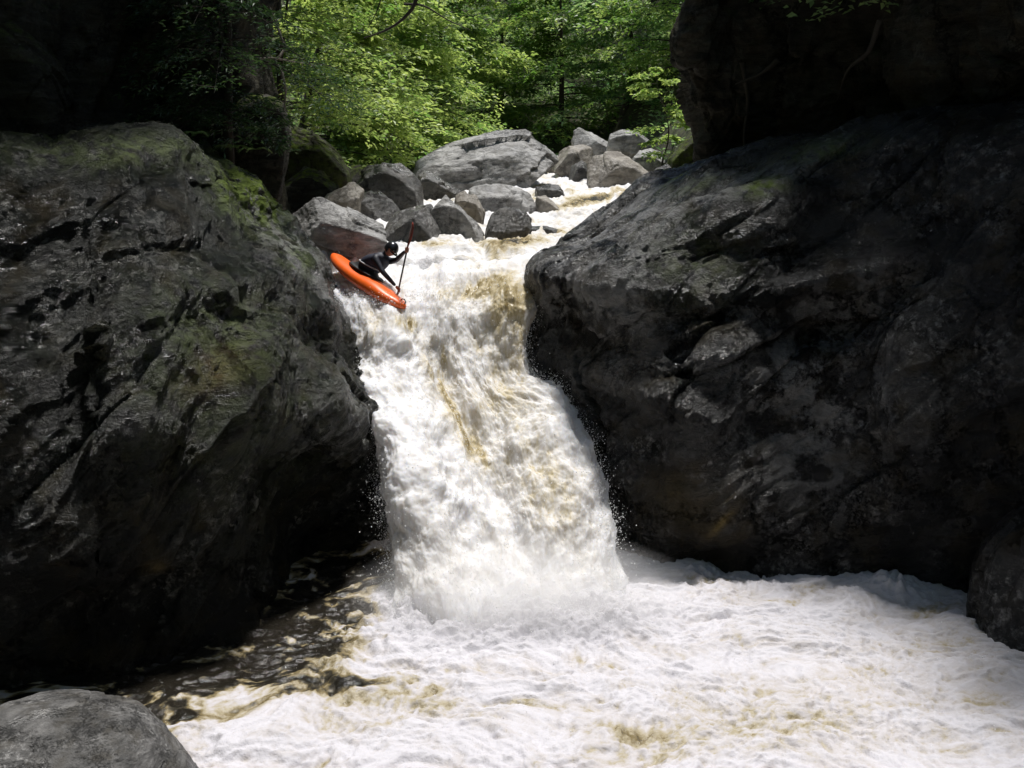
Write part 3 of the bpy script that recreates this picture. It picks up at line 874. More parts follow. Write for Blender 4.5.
# distance from the foot of the fall
base = np.array([(-1.5, 14.3), (-0.2, 13.7), (1.35, 14.2)])
dist = np.min(np.hypot(PX[..., None] - np.linspace(-1.35, 1.25, 9), (PY[..., None] - 12.9) * 1.0), -1)
boil = np.exp(-(dist / 0.9) ** 2)
wild = 0.35 + 0.65 * np.exp(-(dist / 4.5) ** 2)
wq = np.stack([fbm(P0 * 0.55 + 3, 3), fbm(P0 * 0.55 + 31, 3), Z0], -1)
Q = P0 + 0.7 * wq
quiet_shade = sstep(300, 200, ppx + 1.15 * (ppy - 690)) * sstep(560, 600, ppy)
quiet_shade = np.clip(gauss_px(P0, [(215, 668, 120, 34, -22, 1.2), (110, 690, 110, 28, -8, 1.3), (320, 612, 70, 30, -25, 0.95), (350, 688, 80, 14, 3, 0.6), (175, 712, 55, 18, -30, 0.9), (300, 650, 90, 24, -15, 0.6), (330, 572, 60, 26, -15, 1.0), (20, 692, 70, 22, 0, 0.8)]), 0, 1.25)  # dark calm water; the spot below the left undercut is painted shade
Z = 0.15 * fbm(Q * np.array((0.9, 1.2, 1)), 3)
Z += (0.040 + 0.04 * wild) * ridged(Q * np.array((2.0, 3.0, 1)) + 7, 4, 0.55)
Z += 0.020 * ridged(Q * 6.5 + 3, 3, 0.55)
clump = fbm(Q * 10 + 9, 4, 0.65)
Z += 0.022 * clump
Z *= 1 - 0.45 * np.clip(quiet_shade, 0, 1)
Z += boil * (0.06 + 0.26 * fbm(P0 * 2.6, 4, 0.6) + 0.06 * fbm(P0 * 9, 3, 0.6))
Z += 0.22 * np.exp(-((PX - 5.55) / 0.35) ** 2 - ((PY - 13.6) / 0.3) ** 2) * (1 + fbm(P0 * 6, 3))
sw = fbm(Q * np.array((1.1, 1.9, 1)) + 51, 5, 0.58)
vein = ridged(Q * np.array((1.7, 2.6, 1)) + 23, 4, 0.6)
foam = 0.78 + 0.42 * sw + 0.22 * vein + 0.22 * clump + 0.5 * boil + 0.9 * np.clip(Z, -0.2, 0.2)
tan = gauss_px(P0, [(830, 700, 130, 40, -6, 0.20), (760, 735, 120, 26, 0, 0.22), (650, 752, 60, 20, 0, 0.26), (632, 640, 24, 9, 0, 0.35), (575, 662, 14, 8, 0, 0.3), (495, 675, 12, 6, 0, 0.25),
                    (620, 735, 40, 10, 0, 0.25), (960, 640, 80, 30, 0, 0.16), (720, 600, 60, 12, 0, 0.14), (430, 705, 40, 10, 0, 0.25), (330, 720, 60, 14, 0, 0.2)])
foam -= tan * (1 + 2.2 * sw)
foam -= quiet_shade * (1.22 - 0.85 * vein * (0.4 + np.clip(sw + 0.3, 0, 1)))
P3 = np.stack([PX, PY, Z], -1)
tag(grid_obj("pool", P3, M_POOL, {"foam": foam}), kind="structure")


def poolz(x, y):
    i = np.clip(np.searchsorted(px_, x), 0, len(px_) - 1)
    j = np.clip(np.searchsorted(py_, y), 0, len(py_) - 1)
    return Z[j, i]


# flying drops round the fall: one object of countless small drops
rg = np.random.default_rng(21)
OCT = np.array([(1, 0, 0), (-1, 0, 0), (0, 1, 0), (0, -1, 0), (0, 0, 1.3), (0, 0, -1.3)], float)
OF = np.array([(0, 2, 4), (2, 1, 4), (1, 3, 4), (3, 0, 4), (2, 0, 5), (1, 2, 5), (3, 1, 5), (0, 3, 5)])
pts, rad = [], []
NF = 17000
ir = (rg.random(NF) ** 0.6 * (nr - 60)).astype(int) + 30
side = rg.random(NF)
ic = np.where(side < 0.28, 92 + rg.exponential(9, NF), np.where(side < 0.6, nc - 92 - rg.exponential(9, NF), 92 + rg.random(NF) * (nc - 184))).astype(int)
ic = np.clip(ic, 60, nc - 61)
q = FALL[ir, ic] + rg.normal(size=(NF, 3)) * 0.05 + n[ir, ic] * (rg.exponential(0.06, NF))[:, None]
sgn = np.where(ic < nc / 2, -1, 1)
q[:, 0] += sgn * np.where(side < 0.6, rg.exponential(0.045, NF), 0)
pts.append(q); rad.append(rg.exponential(0.006, NF) + 0.004)
NS = 26000
ir = (rg.random(NS) ** 0.7 * (nr - 130)).astype(int) + 100
ic = rg.integers(74, nc - 74, NS)
thick = np.clip(0.5 + fbm(np.stack([us[ir, ic] * 2.2, vv[ir, ic] * 1.1, 0 * ir], -1), 3), 0.05, 1.2)
q = FALL[ir, ic] + n[ir, ic] * (rg.exponential(0.055, NS) * thick * np.interp(vv[ir, ic], [1.5, 5], [0.35, 1.25]))[:, None] + rg.normal(size=(NS, 3)) * 0.012
pts.append(q); rad.append(rg.exponential(0.0035, NS) + 0.004)
NB = 7000
a = rg.uniform(-1.6, 1.5, NB)
q = np.stack([a + rg.normal(size=NB) * 0.25, 12.85 + rg.normal(size=NB) * 0.35, 0.05 + rg.exponential(0.24, NB)], -1)
pts.append(q); rad.append(rg.exponential(0.006, NB) + 0.004)
NP = 900
qx = rg.uniform(-4, 7, NP); qy = rg.uniform(9, 14.2, NP)
q = np.stack([qx, qy, poolz(qx, qy) + rg.exponential(0.035, NP)], -1)
ok = np.interp(qx, [-4, -2, 0, 7], [0.2, 0.6, 1, 1]) > rg.random(NP)
pts.append(q[ok]); rad.append((rg.exponential(0.004, NP) + 0.003)[ok])
NL = 5000
q = at(375, 290, 17.7) + rg.normal(size=(NL, 3)) * np.array((0.55, 0.35, 0.08)) + np.array((0.1, -0.2, -0.1))
pts.append(q); rad.append(rg.exponential(0.005, NL) + 0.003)
pts = np.concatenate(pts); rad = 0.45 * np.clip(np.concatenate(rad), 0.003, 0.026)
Vd = (pts[:, None] + OCT[None] * rad[:, None, None]).reshape(-1, 3)
Fd = (OF[None] + (np.arange(len(pts)) * 6)[:, None, None]).reshape(-1, 3)
M_DROP = leaf_mat("spray_drops", (0.86, 0.86, 0.86), (0.86, 0.86, 0.86), (0.86, 0.86, 0.86), (0.86, 0.86, 0.86), 0.5)
o = mesh_np("spray", Vd, Fd, M_DROP)
tag(o, "white drops of spray thrown up around the waterfall", "spray", kind="stuff")


Vm, Fm = ico(4)
mm, mnt, mp_ = new_mat("mist")
mnt.nodes.remove(mp_)
pv = N(mnt, "ShaderNodeVolumePrincipled")
pv.inputs["Color"].default_value = (0.995, 0.99, 0.985, 1)
pv.inputs["Anisotropy"].default_value = 0.2
tcm = N(mnt, "ShaderNodeTexCoord")
ln = N(mnt, "ShaderNodeVectorMath", operation='LENGTH')
mnt.links.new(tcm.outputs["Object"], ln.inputs[0])
fall_ = ramp(mnt, [(0.25, 1.0), (0.95, 0.0)], ln.outputs["Value"])
dn = math_n(mnt, 'MULTIPLY', fall_, ramp(mnt, [(0.35, 0.25), (0.65, 1.0)], N_noise(mnt, tcm.outputs["Object"], 2.2, 4, 1.0)))
mnt.links.new(math_n(mnt, 'MULTIPLY', dn, 1.7), pv.inputs["Density"])
mnt.links.new(pv.outputs[0], mnt.nodes["Material Output"].inputs["Volume"])
o = mesh_np("mist", Vm, Fm, mm)
o.location = (0.15, 12.7, 0.25); o.scale = (2.7, 1.05, 1.15)
tag(o, "soft white mist hanging over the foot of the waterfall", "mist", kind="stuff")

# ------------------------------------------------------------------ vegetation
def leaves_mesh(pos, dirv, size, tint, width=0.5, fold=0.25, up=None):
    """each leaf is a folded diamond of two triangles sharing its midrib -> one quad"""
    n_ = len(pos)
    dirv = dirv / (np.linalg.norm(dirv, axis=1)[:, None] + 1e-9)
    up = np.array((0, 0, 1.0)) + rg.normal(size=(n_, 3)) * 0.35 if up is None else up
    sd_ = np.cross(dirv, up)
    sd_ /= np.linalg.norm(sd_, axis=1)[:, None] + 1e-9
    nn_ = np.cross(sd_, dirv)
    s = size[:, None]
    b = pos
    t = pos + dirv * s - np.array((0, 0, 1)) * s * 0.15
    m1 = pos + dirv * s * 0.45 + sd_ * s * width * 0.5 + nn_ * s * fold * 0.3
    m2 = pos + dirv * s * 0.45 - sd_ * s * width * 0.5 + nn_ * s * fold * 0.3
    Vv = np.stack([b, m1, t, m2], 1).reshape(-1, 3)
    Ff = np.arange(n_ * 4).reshape(-1, 4)
    return Vv, Ff, np.repeat(tint, 4)


def tree(name, base, height, label, mat, group=None, lean=(0, 0), r0=0.16, nl=26, zlo=0.12, zhi=1.0, reach=2.6, leaf=0.13, per=420,
         droop=0.25, flat=0.05, arc=(0, 360), seed=0, cat="tree", width=0.55, tintb=0.0):
    g = np.random.default_rng(seed + 100)
    base = np.array(base, float)
    root = tag(empty(name, base), label, cat, group)
    t = np.linspace(0, 1, 14)
    wobx = g.normal(size=2) * 0.15
    trunk = np.stack([lean[0] * height * t ** 1.4 + wobx[0] * np.sin(t * 5), lean[1] * height * t ** 1.4 + wobx[1] * np.sin(t * 4 + 1), height * t], -1)
    trunk[0, 2] -= 0.4
    rad_ = r0 * (1 - 0.86 * t) * (1 + 0.5 * np.exp(-t * 18))
    mb = MB(); mb.tube(trunk, rad_, 9); mb.build("trunk", M_BARK, root)
    br = MB()
    lp, ld, ls, lt = [], [], [], []
    for k in range(nl):
        tz = zlo + (zhi - zlo) * (k + g.random() * 0.8) / nl
        o_ = np.array([np.interp(tz, t, trunk[:, i]) for i in range(3)])
        az = math.radians(g.uniform(*arc))
        L = reach * (0.55 + 0.6 * g.random()) * (1 - 0.55 * max(0, tz - 0.35))
        s = np.linspace(0, 1, 9)
        rise = g.uniform(0.05, 0.45)
        dh = np.array((math.cos(az), math.sin(az), 0))
        sdv = np.array((-dh[1], dh[0], 0))
        bend = g.normal() * 0.25
        limb = o_ + L * (s[:, None] * dh + bend * (s ** 2)[:, None] * sdv + (rise * s - (droop + rise * 0.6) * s ** 2)[:, None] * np.array((0, 0, 1)))
        rb = max(0.012, 0.3 * np.interp(tz, t, rad_))
        br.tube(limb, rb * (1 - 0.85 * s), 5)
        # twigs in a flat spray either side of the limb
        ntw = int(10 + 6 * g.random())
        for q in range(ntw):
            sq = 0.18 + 0.8 * (q + g.random()) / ntw
            p0 = np.array([np.interp(sq, s, limb[:, i]) for i in range(3)])
            sg = 1 if q % 2 else -1
            tl = L * (0.16 + 0.30 * (1 - abs(sq - 0.45)) * g.uniform(0.6, 1.2))
            td = dh * g.uniform(0.35, 0.8) + sg * sdv * g.uniform(0.5, 1) + np.array((0, 0, g.normal() * 0.12 - 0.08))
            td /= np.linalg.norm(td)
            if q % 3 == 0:
                br.tube(p0 + np.linspace(0, 1, 4)[:, None] * td * tl, 0.007 * (1 - 0.6 * np.linspace(0, 1, 4)), 4)
            m = max(5, int(per / ntw * g.uniform(0.5, 1.4)))
            ss = g.random(m) ** 0.8
            pp = p0 + ss[:, None] * td * tl
            pp = pp + g.normal(size=(m, 3)) * np.array((0.13, 0.13, flat)) * min(1.4, L * 0.5) - (ss ** 2)[:, None] * np.array((0, 0, tl * 0.22))
            dd_ = td + g.normal(size=(m, 3)) * np.array((0.7, 0.7, 0.25))
            lp.append(pp); ld.append(dd_)
            ls.append(leaf * g.uniform(0.6, 1.25, m))
            lt.append(np.clip(0.5 + tintb + g.normal() * 0.30 + g.normal(size=m) * 0.2, 0, 1))
    br.build("branches", M_BARK, root)
    Vv, Ff, tt = leaves_mesh(np.concatenate(lp), np.concatenate(ld), np.concatenate(ls), np.concatenate(lt), width)
    mesh_np("crown", Vv, Ff, mat, {"tint": tt}, False, root)
    return root


def tb(px, Y, dz=0.0):
    x = xa(px, Y)
    return (x, Y, float(terrain_z(np.array(x), np.array(Y))) + dz)


# left bank
tree("maple_tree", tb(300, 31), 7, "bright yellow green maple leaning over the rapids from the left bank", M_LEAF, lean=(0.16, -0.02), r0=0.17, nl=40, zlo=0.10, reach=3.6, per=420, leaf=0.19, seed=1, arc=(-80, 80), tintb=0.15)
tree("maple_tree", tb(255, 36), 8, "leafy maple behind the bright leaning maple, far left", M_LEAF, lean=(0.10, 0), nl=40, reach=4.2, per=420, leaf=0.19, seed=2, arc=(-120, 90))
tree("maple_tree", tb(372, 41), 8.2, "broad maple with sunlit layered sprays, left of the dark gap", M_LEAF, lean=(0.08, -0.05), nl=44, reach=4.2, per=460, leaf=0.20, seed=3, tintb=0.12, arc=(-150, 60))
tree("maple_tree", (-5.6, 24.5, 5.0), 6.5, "young maple with bright sprays reaching over the mossy ledge, nearest on the left bank", M_LEAF, lean=(0.10, 0), r0=0.07, nl=26, zlo=0.28, reach=2.5, per=260, leaf=0.15, seed=21, arc=(-60, 70), tintb=0.2)
tree("birch_sapling", tb(352, 31.5), 2.6, "small bright sapling low on the bank above the striped slab", M_LEAF, r0=0.03, nl=14, zlo=0.25, reach=1.3, per=180, leaf=0.19, seed=4, cat="sapling", tintb=0.3)
tree("beech_tree", tb(440, 48), 8.5, "beech with low pale sprays behind the left end of the largest boulder", M_LEAF, lean=(0.03, -0.05), nl=46, zlo=0.08, reach=4.0, per=420, leaf=0.22, seed=5, arc=(-170, 20))
# centre and right background
tree("beech_tree", tb(500, 53), 8.5, "deep green beech behind the middle of the largest boulder", M_LEAF_D, nl=36, zlo=0.05, reach=4.4, per=380, leaf=0.24, seed=6, tintb=0.1)
tree("beech_tree", tb(560, 50), 8, "green beech with drooping sprays behind the dark pointed boulder", M_LEAF, lean=(0, -0.04), nl=36, zlo=0.07, reach=4.2, per=380, leaf=0.24, seed=7, tintb=-0.25)
tree("beech_tree", tb(622, 49), 8, "shaded beech behind the squarish back boulder", M_LEAF_D, nl=36, zlo=0.07, reach=4.2, per=380, leaf=0.24, seed=8)
tree("beech_tree", tb(690, 44), 9, "tall beech beside the right overhang with slender dark trunk", M_LEAF, lean=(-0.06, 0), nl=36, zlo=0.1, reach=4.2, per=380, leaf=0.22, seed=9, tintb=-0.2)
tree("beech_tree", tb(400, 60), 11, "distant dark beech on the far slope, left", M_LEAF_D, nl=36, zlo=0.05, reach=5, per=420, leaf=0.22, seed=10)
tree("beech_tree", tb(530, 64), 11.5, "distant dark beech on the far slope, centre", M_LEAF_D, nl=36, zlo=0.05, reach=5, per=420, leaf=0.22, seed=11, tintb=0.1)
tree("beech_tree", tb(650, 60), 11, "distant dark beech on the far slope, right", M_LEAF_D, nl=36, zlo=0.05, reach=5, per=420, leaf=0.22, seed=12, tintb=0.1)
tree("leafy_shrub", tb(662, 33, 0.6), 3.0, "pale green shrub beside the moss covered boulder on the right bank", M_LEAF, r0=0.03, nl=18, zlo=0.1, reach=1.1, per=170, leaf=0.14, seed=13, cat="shrub", tintb=0.1)
# overhanging the right side, and the dark hemlock on the left
tree("maple_tree", (6.7, 19.2, 9.6), 4.5, "dark maple whose boughs hang over the black overhang at upper right", M_LEAF_D, lean=(-0.15, -0.25), r0=0.12, nl=34, zlo=0.02, reach=2.5, per=420, leaf=0.14, droop=0.55, seed=14, arc=(150, 280), tintb=0.2)
tree("hemlock_tree", (xa(228, 17.9), 17.9, 6.2), 6.8, "dark hemlock with drooping boughs above the left buttress", M_LEAF_H, r0=0.09, nl=40, zlo=0.08, reach=1.7, per=520, leaf=0.11, droop=0.6, seed=15, arc=(-170, 20), width=0.3)
tree("hemlock_tree", tb(286, 27), 11, "thin dark hemlock trunk at the edge of the left bank", M_LEAF_H, r0=0.14, nl=30, zlo=0.25, reach=2.0, per=380, leaf=0.11, droop=0.4, seed=16, width=0.3)
# unseen trees added out of frame to shade the gorge and close off sky
for k, (x, y, zb, h, ln, sd_) in enumerate([(-9.5, 19, 13, 10, (0.18, -0.1), 40), (-11, 12, 9, 14, (0.22, -0.05), 41), (-12, 5, 6, 16, (0.25, 0.0), 42),
                                            (10.5, 21, 11.5, 10, (-0.12, -0.1), 43), (13.5, 15, 10, 12, (-0.12, -0.1), 44), (15, 6, 8, 15, (-0.15, 0), 45),
                                            (-6, -5, 6, 15, (0.1, 0.1), 46), (5, -6, 6, 15, (-0.1, 0.1), 47)]):
    tree("shade_tree", (x, y, zb), h, "unseen tall tree added above the gorge to shade it", M_LEAF_D, "added shade trees above the gorge", lean=ln, r0=0.28,
         nl=44, zlo=0.30, reach=5.2, per=460, leaf=0.30, droop=0.15, flat=0.3, seed=sd_)

# undergrowth on the slopes, one mass nobody could count
gg = np.random.default_rng(77)
m = 60000
ux = gg.uniform(-26, 26, m); uy = gg.uniform(24, 78, m)
rise = np.abs(ux + 1.2) - 6.2
keep = (rise > 0) | (uy > 46)
ux, uy = ux[keep], uy[keep]
uz = terrain_z(ux, uy) + gg.exponential(0.28, len(ux)) + 0.1
cl = fbm(np.stack([ux * 0.35, uy * 0.35, ux * 0], -1), 3)
keep = cl + gg.normal(size=len(ux)) * 0.12 > -0.08
pos = np.stack([ux, uy, uz], -1)[keep]
Vv, Ff, tt = leaves_mesh(pos, gg.normal(size=pos.shape) * np.array((1, 1, 0.4)), gg.uniform(0.12, 0.34, len(pos)), np.clip(0.4 + cl[keep], 0, 1), 0.6)
tag(mesh_np("undergrowth", Vv, Ff, M_LEAF_D, {"tint": tt}, False), "low green undergrowth covering the slopes behind the rapids", "undergrowth", kind="stuff")


def fern(base, label, size=0.5, nf=9, seed=0, mat=M_LEAF_H, az=(0, 360)):
    g = np.random.default_rng(seed + 900)
    lp, ld, ls, lt = [], [], [], []
    for k in range(nf):
        a_ = math.radians(g.uniform(*az)); L = size * g.uniform(0.7, 1.2)
        s = np.linspace(0.1, 1, 18)
        dh = np.array((math.cos(a_), math.sin(a_), 0)); sdv = np.array((-dh[1], dh[0], 0))
        p_ = L * (s[:, None] * dh + (0.7 * s - 0.85 * s ** 2)[:, None] * np.array((0, 0, 1)))
        for sg in (-1, 1):
            lp.append(p_); ld.append(np.tile(dh * 0.4 + sg * sdv, (18, 1)))
            ls.append(L * 0.3 * (1 - 0.75 * s)); lt.append(np.clip(np.full(18, 0.55) + g.normal() * 0.2, 0, 1))
    Vv, Ff, tt = leaves_mesh(np.concatenate(lp), np.concatenate(ld), np.concatenate(ls), np.concatenate(lt), 0.35)
    o = mesh_np("fern", Vv, Ff, mat, {"tint": tt}, False)
    o.location = tuple(float(v) for v in base)
    return tag(o, label, "fern", "ferns on the left cliff")


fern(at(232, 148, 17.2), "fern beneath the lumpy rock knob", 0.32, 12, 1, M_LEAF_D)
fern(at(196, 134, 16.2), "fern at the crest of the left buttress, nearest its right slope", 0.26, 12, 2, M_LEAF_D)
fern(at(120, 128, 15.6), "fern on the crest beside the perched boulder", 0.25, 10, 3, M_LEAF_D)
fern(at(255, 150, 18.0), "fern between the rock knob and the mossy slope", 0.28, 10, 4, M_LEAF_D)

# dead branch and hanging root at upper left
root = tag(empty("dead_branch", at(226, 58, 17.9)), "pale bare dead branch sticking out over the rock knob at upper left", "branch")
o0 = at(226, 58, 17.9)
mb = MB()
line = lambda *p: np.array([at(*q) for q in p]) - o0
mb.tube(line((218, 59, 17.9), (245, 59, 17.9), (272, 58, 17.95), (296, 62, 18.1), (320, 66, 18.3)), [0.022, 0.02, 0.017, 0.012, 0.006], 6)
mb.build("stem", M_TWIG, root)
mb = MB()
mb.tube(line((252, 59, 17.9), (247, 68, 17.85), (241, 78, 17.8)), [0.012, 0.008, 0.004], 5)
mb.build("twig", M_TWIG, root)
mb = MB()
mb.tube(line((302, 64, 18.1), (304, 74, 18.1), (305, 82, 18.1)), [0.01, 0.007, 0.003], 5)
mb.build("twig", M_TWIG, root)
o0 = at(272, 10, 18.0)
mb = MB()
mb.tube(line((270, 8, 18.0), (278, 28, 17.95), (285, 48, 17.95)), [0.02, 0.024, 0.02], 6)
mb.tube(line((275, 60, 17.8), (282, 72, 17.75), (286, 90, 17.7), (284, 112, 17.7)), [0.022, 0.026, 0.022, 0.012], 6)
mb.tube(line((285, 48, 17.95), (280, 56, 17.85), (275, 60, 17.8)), [0.02, 0.02, 0.022], 6)
o = mb.build("hanging_root", M_TWIG)
o.location = o0
tag(o, "twisted pale root hanging down beside the rock knob", "root")
# roots below the right overhang
for k, (p_, lab) in enumerate([(((742, 62, 19.4), (748, 100, 19.6), (744, 140, 19.9), (750, 175, 20.0)), "left root hanging under the black overhang"),
                               (((880, 20, 17.0), (868, 52, 17.2), (848, 70, 17.6), (838, 100, 18.2)), "slanting root across the black overhang"),
                               (((778, 60, 19.0), (760, 74, 19.2), (735, 84, 19.4)), "short thick root crossing the overhang's left end")]):
    o0 = at(*p_[0])
    mb = MB()
    c_ = np.array([at(*q) for q in p_]) - o0
    B = cr_matrix(len(c_), 6)
    c_ = B @ c_
    mb.tube(c_, np.linspace(0.05, 0.015, len(c_)), 7)
    o = mb.build("tree_root", M_BARK); o.location = o0
    tag(o, lab, "root")
# dark bough against the leaves at the top
root = tag(empty("bare_bough", at(418, -30, 20.5)), "dark bare bough crossing the bright leaves at the top", "branch")
o0 = at(418, -30, 20.5)
mb = MB(); c_ = cr_matrix(5, 6) @ line((424, -40, 20.5), (416, 0, 20.5), (404, 18, 20.5), (386, 30, 20.6), (364, 38, 20.7)); mb.tube(c_, np.linspace(0.05, 0.012, len(c_)), 7)
mb.build("limb", M_BARK, root)
mb = MB(); c_ = cr_matrix(4, 6) @ line((404, 4, 20.5), (424, 6, 20.5), (448, 20, 20.5), (470, 30, 20.5)); mb.tube(c_, np.linspace(0.025, 0.006, len(c_)), 6)
mb.build("twig", M_BARK, root)
mb = MB(); c_ = cr_matrix(3, 6) @ line((386, -20, 20.5), (378, 8, 20.5), (368, 28, 20.6)); mb.tube(c_, np.linspace(0.018, 0.006, len(c_)), 6)
mb.build("twig", M_BARK, root)

# ------------------------------------------------------------------ kayak, paddler, paddle
M_ORANGE = plain_mat("orange_plastic", (0.72, 0.11, 0.010), 0.38, 0.22, 14, 0.12)
M_BLACK = plain_mat("black_plastic", (0.012, 0.012, 0.013), 0.45, 0.2, 20, 0.1)
M_JACKET = plain_mat("navy_drytop", (0.006, 0.007, 0.016), 0.6, 0.35, 9, 0.5)
M_NEO = plain_mat("neoprene", (0.011, 0.011, 0.012), 0.6, 0.2, 30, 0.2)
M_HELMET = plain_mat("black_helmet", (0.010, 0.010, 0.012), 0.22, 0.1, 20, 0.02)
M_SKIN = plain_mat("skin", (0.36, 0.16, 0.105), 0.5, 0.1, 30, 0.05)
M_SHAFT = plain_mat("paddle_shaft", (0.015, 0.015, 0.016), 0.35, 0.1, 30, 0.05)
M_BLADE = plain_mat("paddle_blade", (0.24, 0.03, 0.018), 0.35, 0.1, 10, 0.05)
M_VEST = plain_mat("life_vest", (0.008, 0.010, 0.024), 0.8, 0.25, 15, 0.4)
M_STRAP = plain_mat("grey_strap", (0.35, 0.35, 0.36), 0.5, 0.1, 10, 0.05)

stern, bow = at(334, 261, 18.6), at(401, 311, 17.1)
kd = bow - stern
KL = 2.3
xd = kd / np.linalg.norm(kd)
upv = np.array((0.34, 0.22, 1.0)); upv -= xd * (upv @ xd); upv /= np.linalg.norm(upv)
yd = np.cross(upv, xd)
kc = 0.5 * (stern + bow) + np.array((0, 0, 0.05))
KM = Matrix(((xd[0], yd[0], upv[0], kc[0]), (xd[1], yd[1], upv[1], kc[1]), (xd[2], yd[2], upv[2], kc[2]), (0, 0, 0, 1)))
kayak = empty("kayak"); kayak.matrix_world = KM
tag(kayak, "bright orange whitewater kayak tipping over the lip of the waterfall", "kayak")
xs = np.linspace(-1, 1, 41)
half = 0.30 * np.clip(1 - np.abs(xs) ** 3.0, 0, 1) ** 0.72 + 0.014
keel = -0.14 + 0.12 * np.abs(xs) ** 2.4
deck = 0.15 - 0.02 * np.abs(xs) ** 1.6 - 0.03 * np.cos(xs * 1.4) + 0.045 * np.exp(-((xs - 0.35) / 0.3) ** 2)
th = np.linspace(0, 2 * math.pi, 28, endpoint=False)
ring = []
for k, x in enumerate(xs):
    cz, hz = 0.5 * (keel[k] + deck[k]), max(0.012, 0.5 * (deck[k] - keel[k]) * math.sqrt(min(1, (1.0001 - abs(x)) * 6 + 0.08)))
    c_, s_ = np.cos(th), np.sin(th)
    yy = half[k] * np.sign(c_) * np.abs(c_) ** 0.75
    zz = cz + hz * np.sign(s_) * np.abs(s_) ** np.where(s_ > 0, 1.0, 0.7)
    ring.append(np.stack([np.full(28, x * KL / 2), yy, zz], -1))
Vk = np.array(ring)
i = np.arange(41 * 28).reshape(41, 28); j = np.roll(i, -1, 1)
mb = MB(); mb.add(Vk, np.stack([i[:-1], j[:-1], j[1:], i[1:]], -1).reshape(-1, 4))
for e in (0, 40):      # end caps
    r_ = i[e]
    mb.F.append(np.stack([r_[0:13], r_[1:14], r_[26:13:-1], np.roll(r_, -1)[26:13:-1]], -1))
mb.build("hull", M_ORANGE, kayak)
t_ = np.linspace(0, 2 * math.pi, 33)
mb = MB()
mb.tube(np.stack([-0.12 + 0.43 * np.cos(t_), 0.235 * np.sin(t_), 0.155 + 0.0 * t_ + 0.02 * np.cos(t_)], -1), np.full(33, 0.017), 7)
mb.build("cockpit_rim", M_BLACK, kayak)
for sx in (-1, 1):
    mb = MB(); hx = sx * 1.05; hz = float(np.interp(abs(1.05 / (KL / 2)), xs, deck))
    mb.tube(np.array([(hx - 0.07, 0, hz - 0.03), (hx - 0.05, 0, hz + 0.02), (hx, 0, hz + 0.035), (hx + 0.05, 0, hz + 0.02), (hx + 0.07, 0, hz - 0.03)]), np.full(5, 0.011), 6)
    mb.build("grab_handle", M_BLACK, kayak)

KMi = KM.inverted()


def loc(p):
    return np.array((KMi @ Vector(p))[:])


def skin_body(name, joints, edges, mat, root_idx=0, levels=2, parent=None):
    me = bpy.data.meshes.new(name)
    me.from_pydata([tuple(j[0]) for j in joints], edges, [])
    ob = bpy.data.objects.new(name, me)
    COL.objects.link(ob)
    md = ob.modifiers.new("skin", 'SKIN'); md.use_smooth_shade = True
    sk = me.skin_vertices[0].data
    for k, jn in enumerate(joints):
        r = jn[1]
        sk[k].radius = r if isinstance(r, tuple) else (r, r)
        sk[k].use_root = (k == root_idx)
    ss = ob.modifiers.new("sub", 'SUBSURF'); ss.levels = levels; ss.render_levels = levels
    dg = bpy.context.evaluated_depsgraph_get(); dg.update()
    res = bpy.data.meshes.new_from_object(ob.evaluated_get(dg))
    bpy.data.objects.remove(ob)
    res.name = name
    res.materials.clear(); res.materials.append(mat)
    res.polygons.foreach_set("use_smooth", np.ones(len(res.polygons), bool))
    ob = bpy.data.objects.new(name, res)
    COL.objects.link(ob)
    if parent: ob.parent = parent
    return ob


# paddle line through both hands
hand_hi = at(407, 250, 17.25)
hand_lo = at(398.5, 290, 17.48)
pdv = hand_hi - hand_lo; pdv /= np.linalg.norm(pdv)
mid = 0.5 * (hand_hi + hand_lo)
PLEN = 1.94
zax = pdv
xax = np.array((0.35, -0.94, 0)); xax -= zax * (xax @ zax); xax /= np.linalg.norm(xax)
yax = np.cross(zax, xax)
mid = mid + pdv * -0.07
PM = Matrix(((xax[0], yax[0], zax[0], mid[0]), (xax[1], yax[1], zax[1], mid[1]), (xax[2], yax[2], zax[2], mid[2]), (0, 0, 0, 1)))
paddle = empty("paddle"); paddle.matrix_world = PM
tag(paddle, "double bladed black paddle with red blades held upright by the kayaker", "paddle")
mb = MB(); zz = np.linspace(-PLEN / 2 + 0.30, PLEN / 2 - 0.30, 10); mb.tube(np.stack([zz * 0, zz * 0, zz], -1), np.full(10, 0.0155), 9)
mb.build("shaft", M_SHAFT, paddle)
for sg, tw in ((1, 0.0), (-1, 0.6)):
    bz = np.linspace(0, 0.46, 12)
    hw = np.interp(bz, [0, 0.06, 0.16, 0.30, 0.40, 0.46], [0.016, 0.04, 0.085, 0.098, 0.085, 0.03])
    sec = []
    for z_, h_ in zip(bz, hw):
        c_ = np.linspace(0, 2 * math.pi, 12, endpoint=False)
        X_, Y_ = h_ * np.cos(c_), 0.012 * (1 - 0.6 * z_ / 0.46) * np.sin(c_) + 0.05 * (h_ * np.cos(c_)) ** 2 / 0.098 ** 2 * 0.3
        sec.append(np.stack([X_ * math.cos(tw) - Y_ * math.sin(tw), X_ * math.sin(tw) + Y_ * math.cos(tw), np.full(12, sg * (PLEN / 2 - 0.46 + z_))], -1))
    i = np.arange(12 * 12).reshape(12, 12); j = np.roll(i, -1, 1)
    mb = MB(); mb.add(np.array(sec), np.stack([i[:-1], j[:-1], j[1:], i[1:]], -1).reshape(-1, 4))
    r_ = i[11]; mb.F.append(np.stack([r_[0:5], r_[1:6], r_[10:5:-1], np.roll(r_, -1)[10:5:-1]], -1))
    mb.build("blade", M_BLADE, paddle)

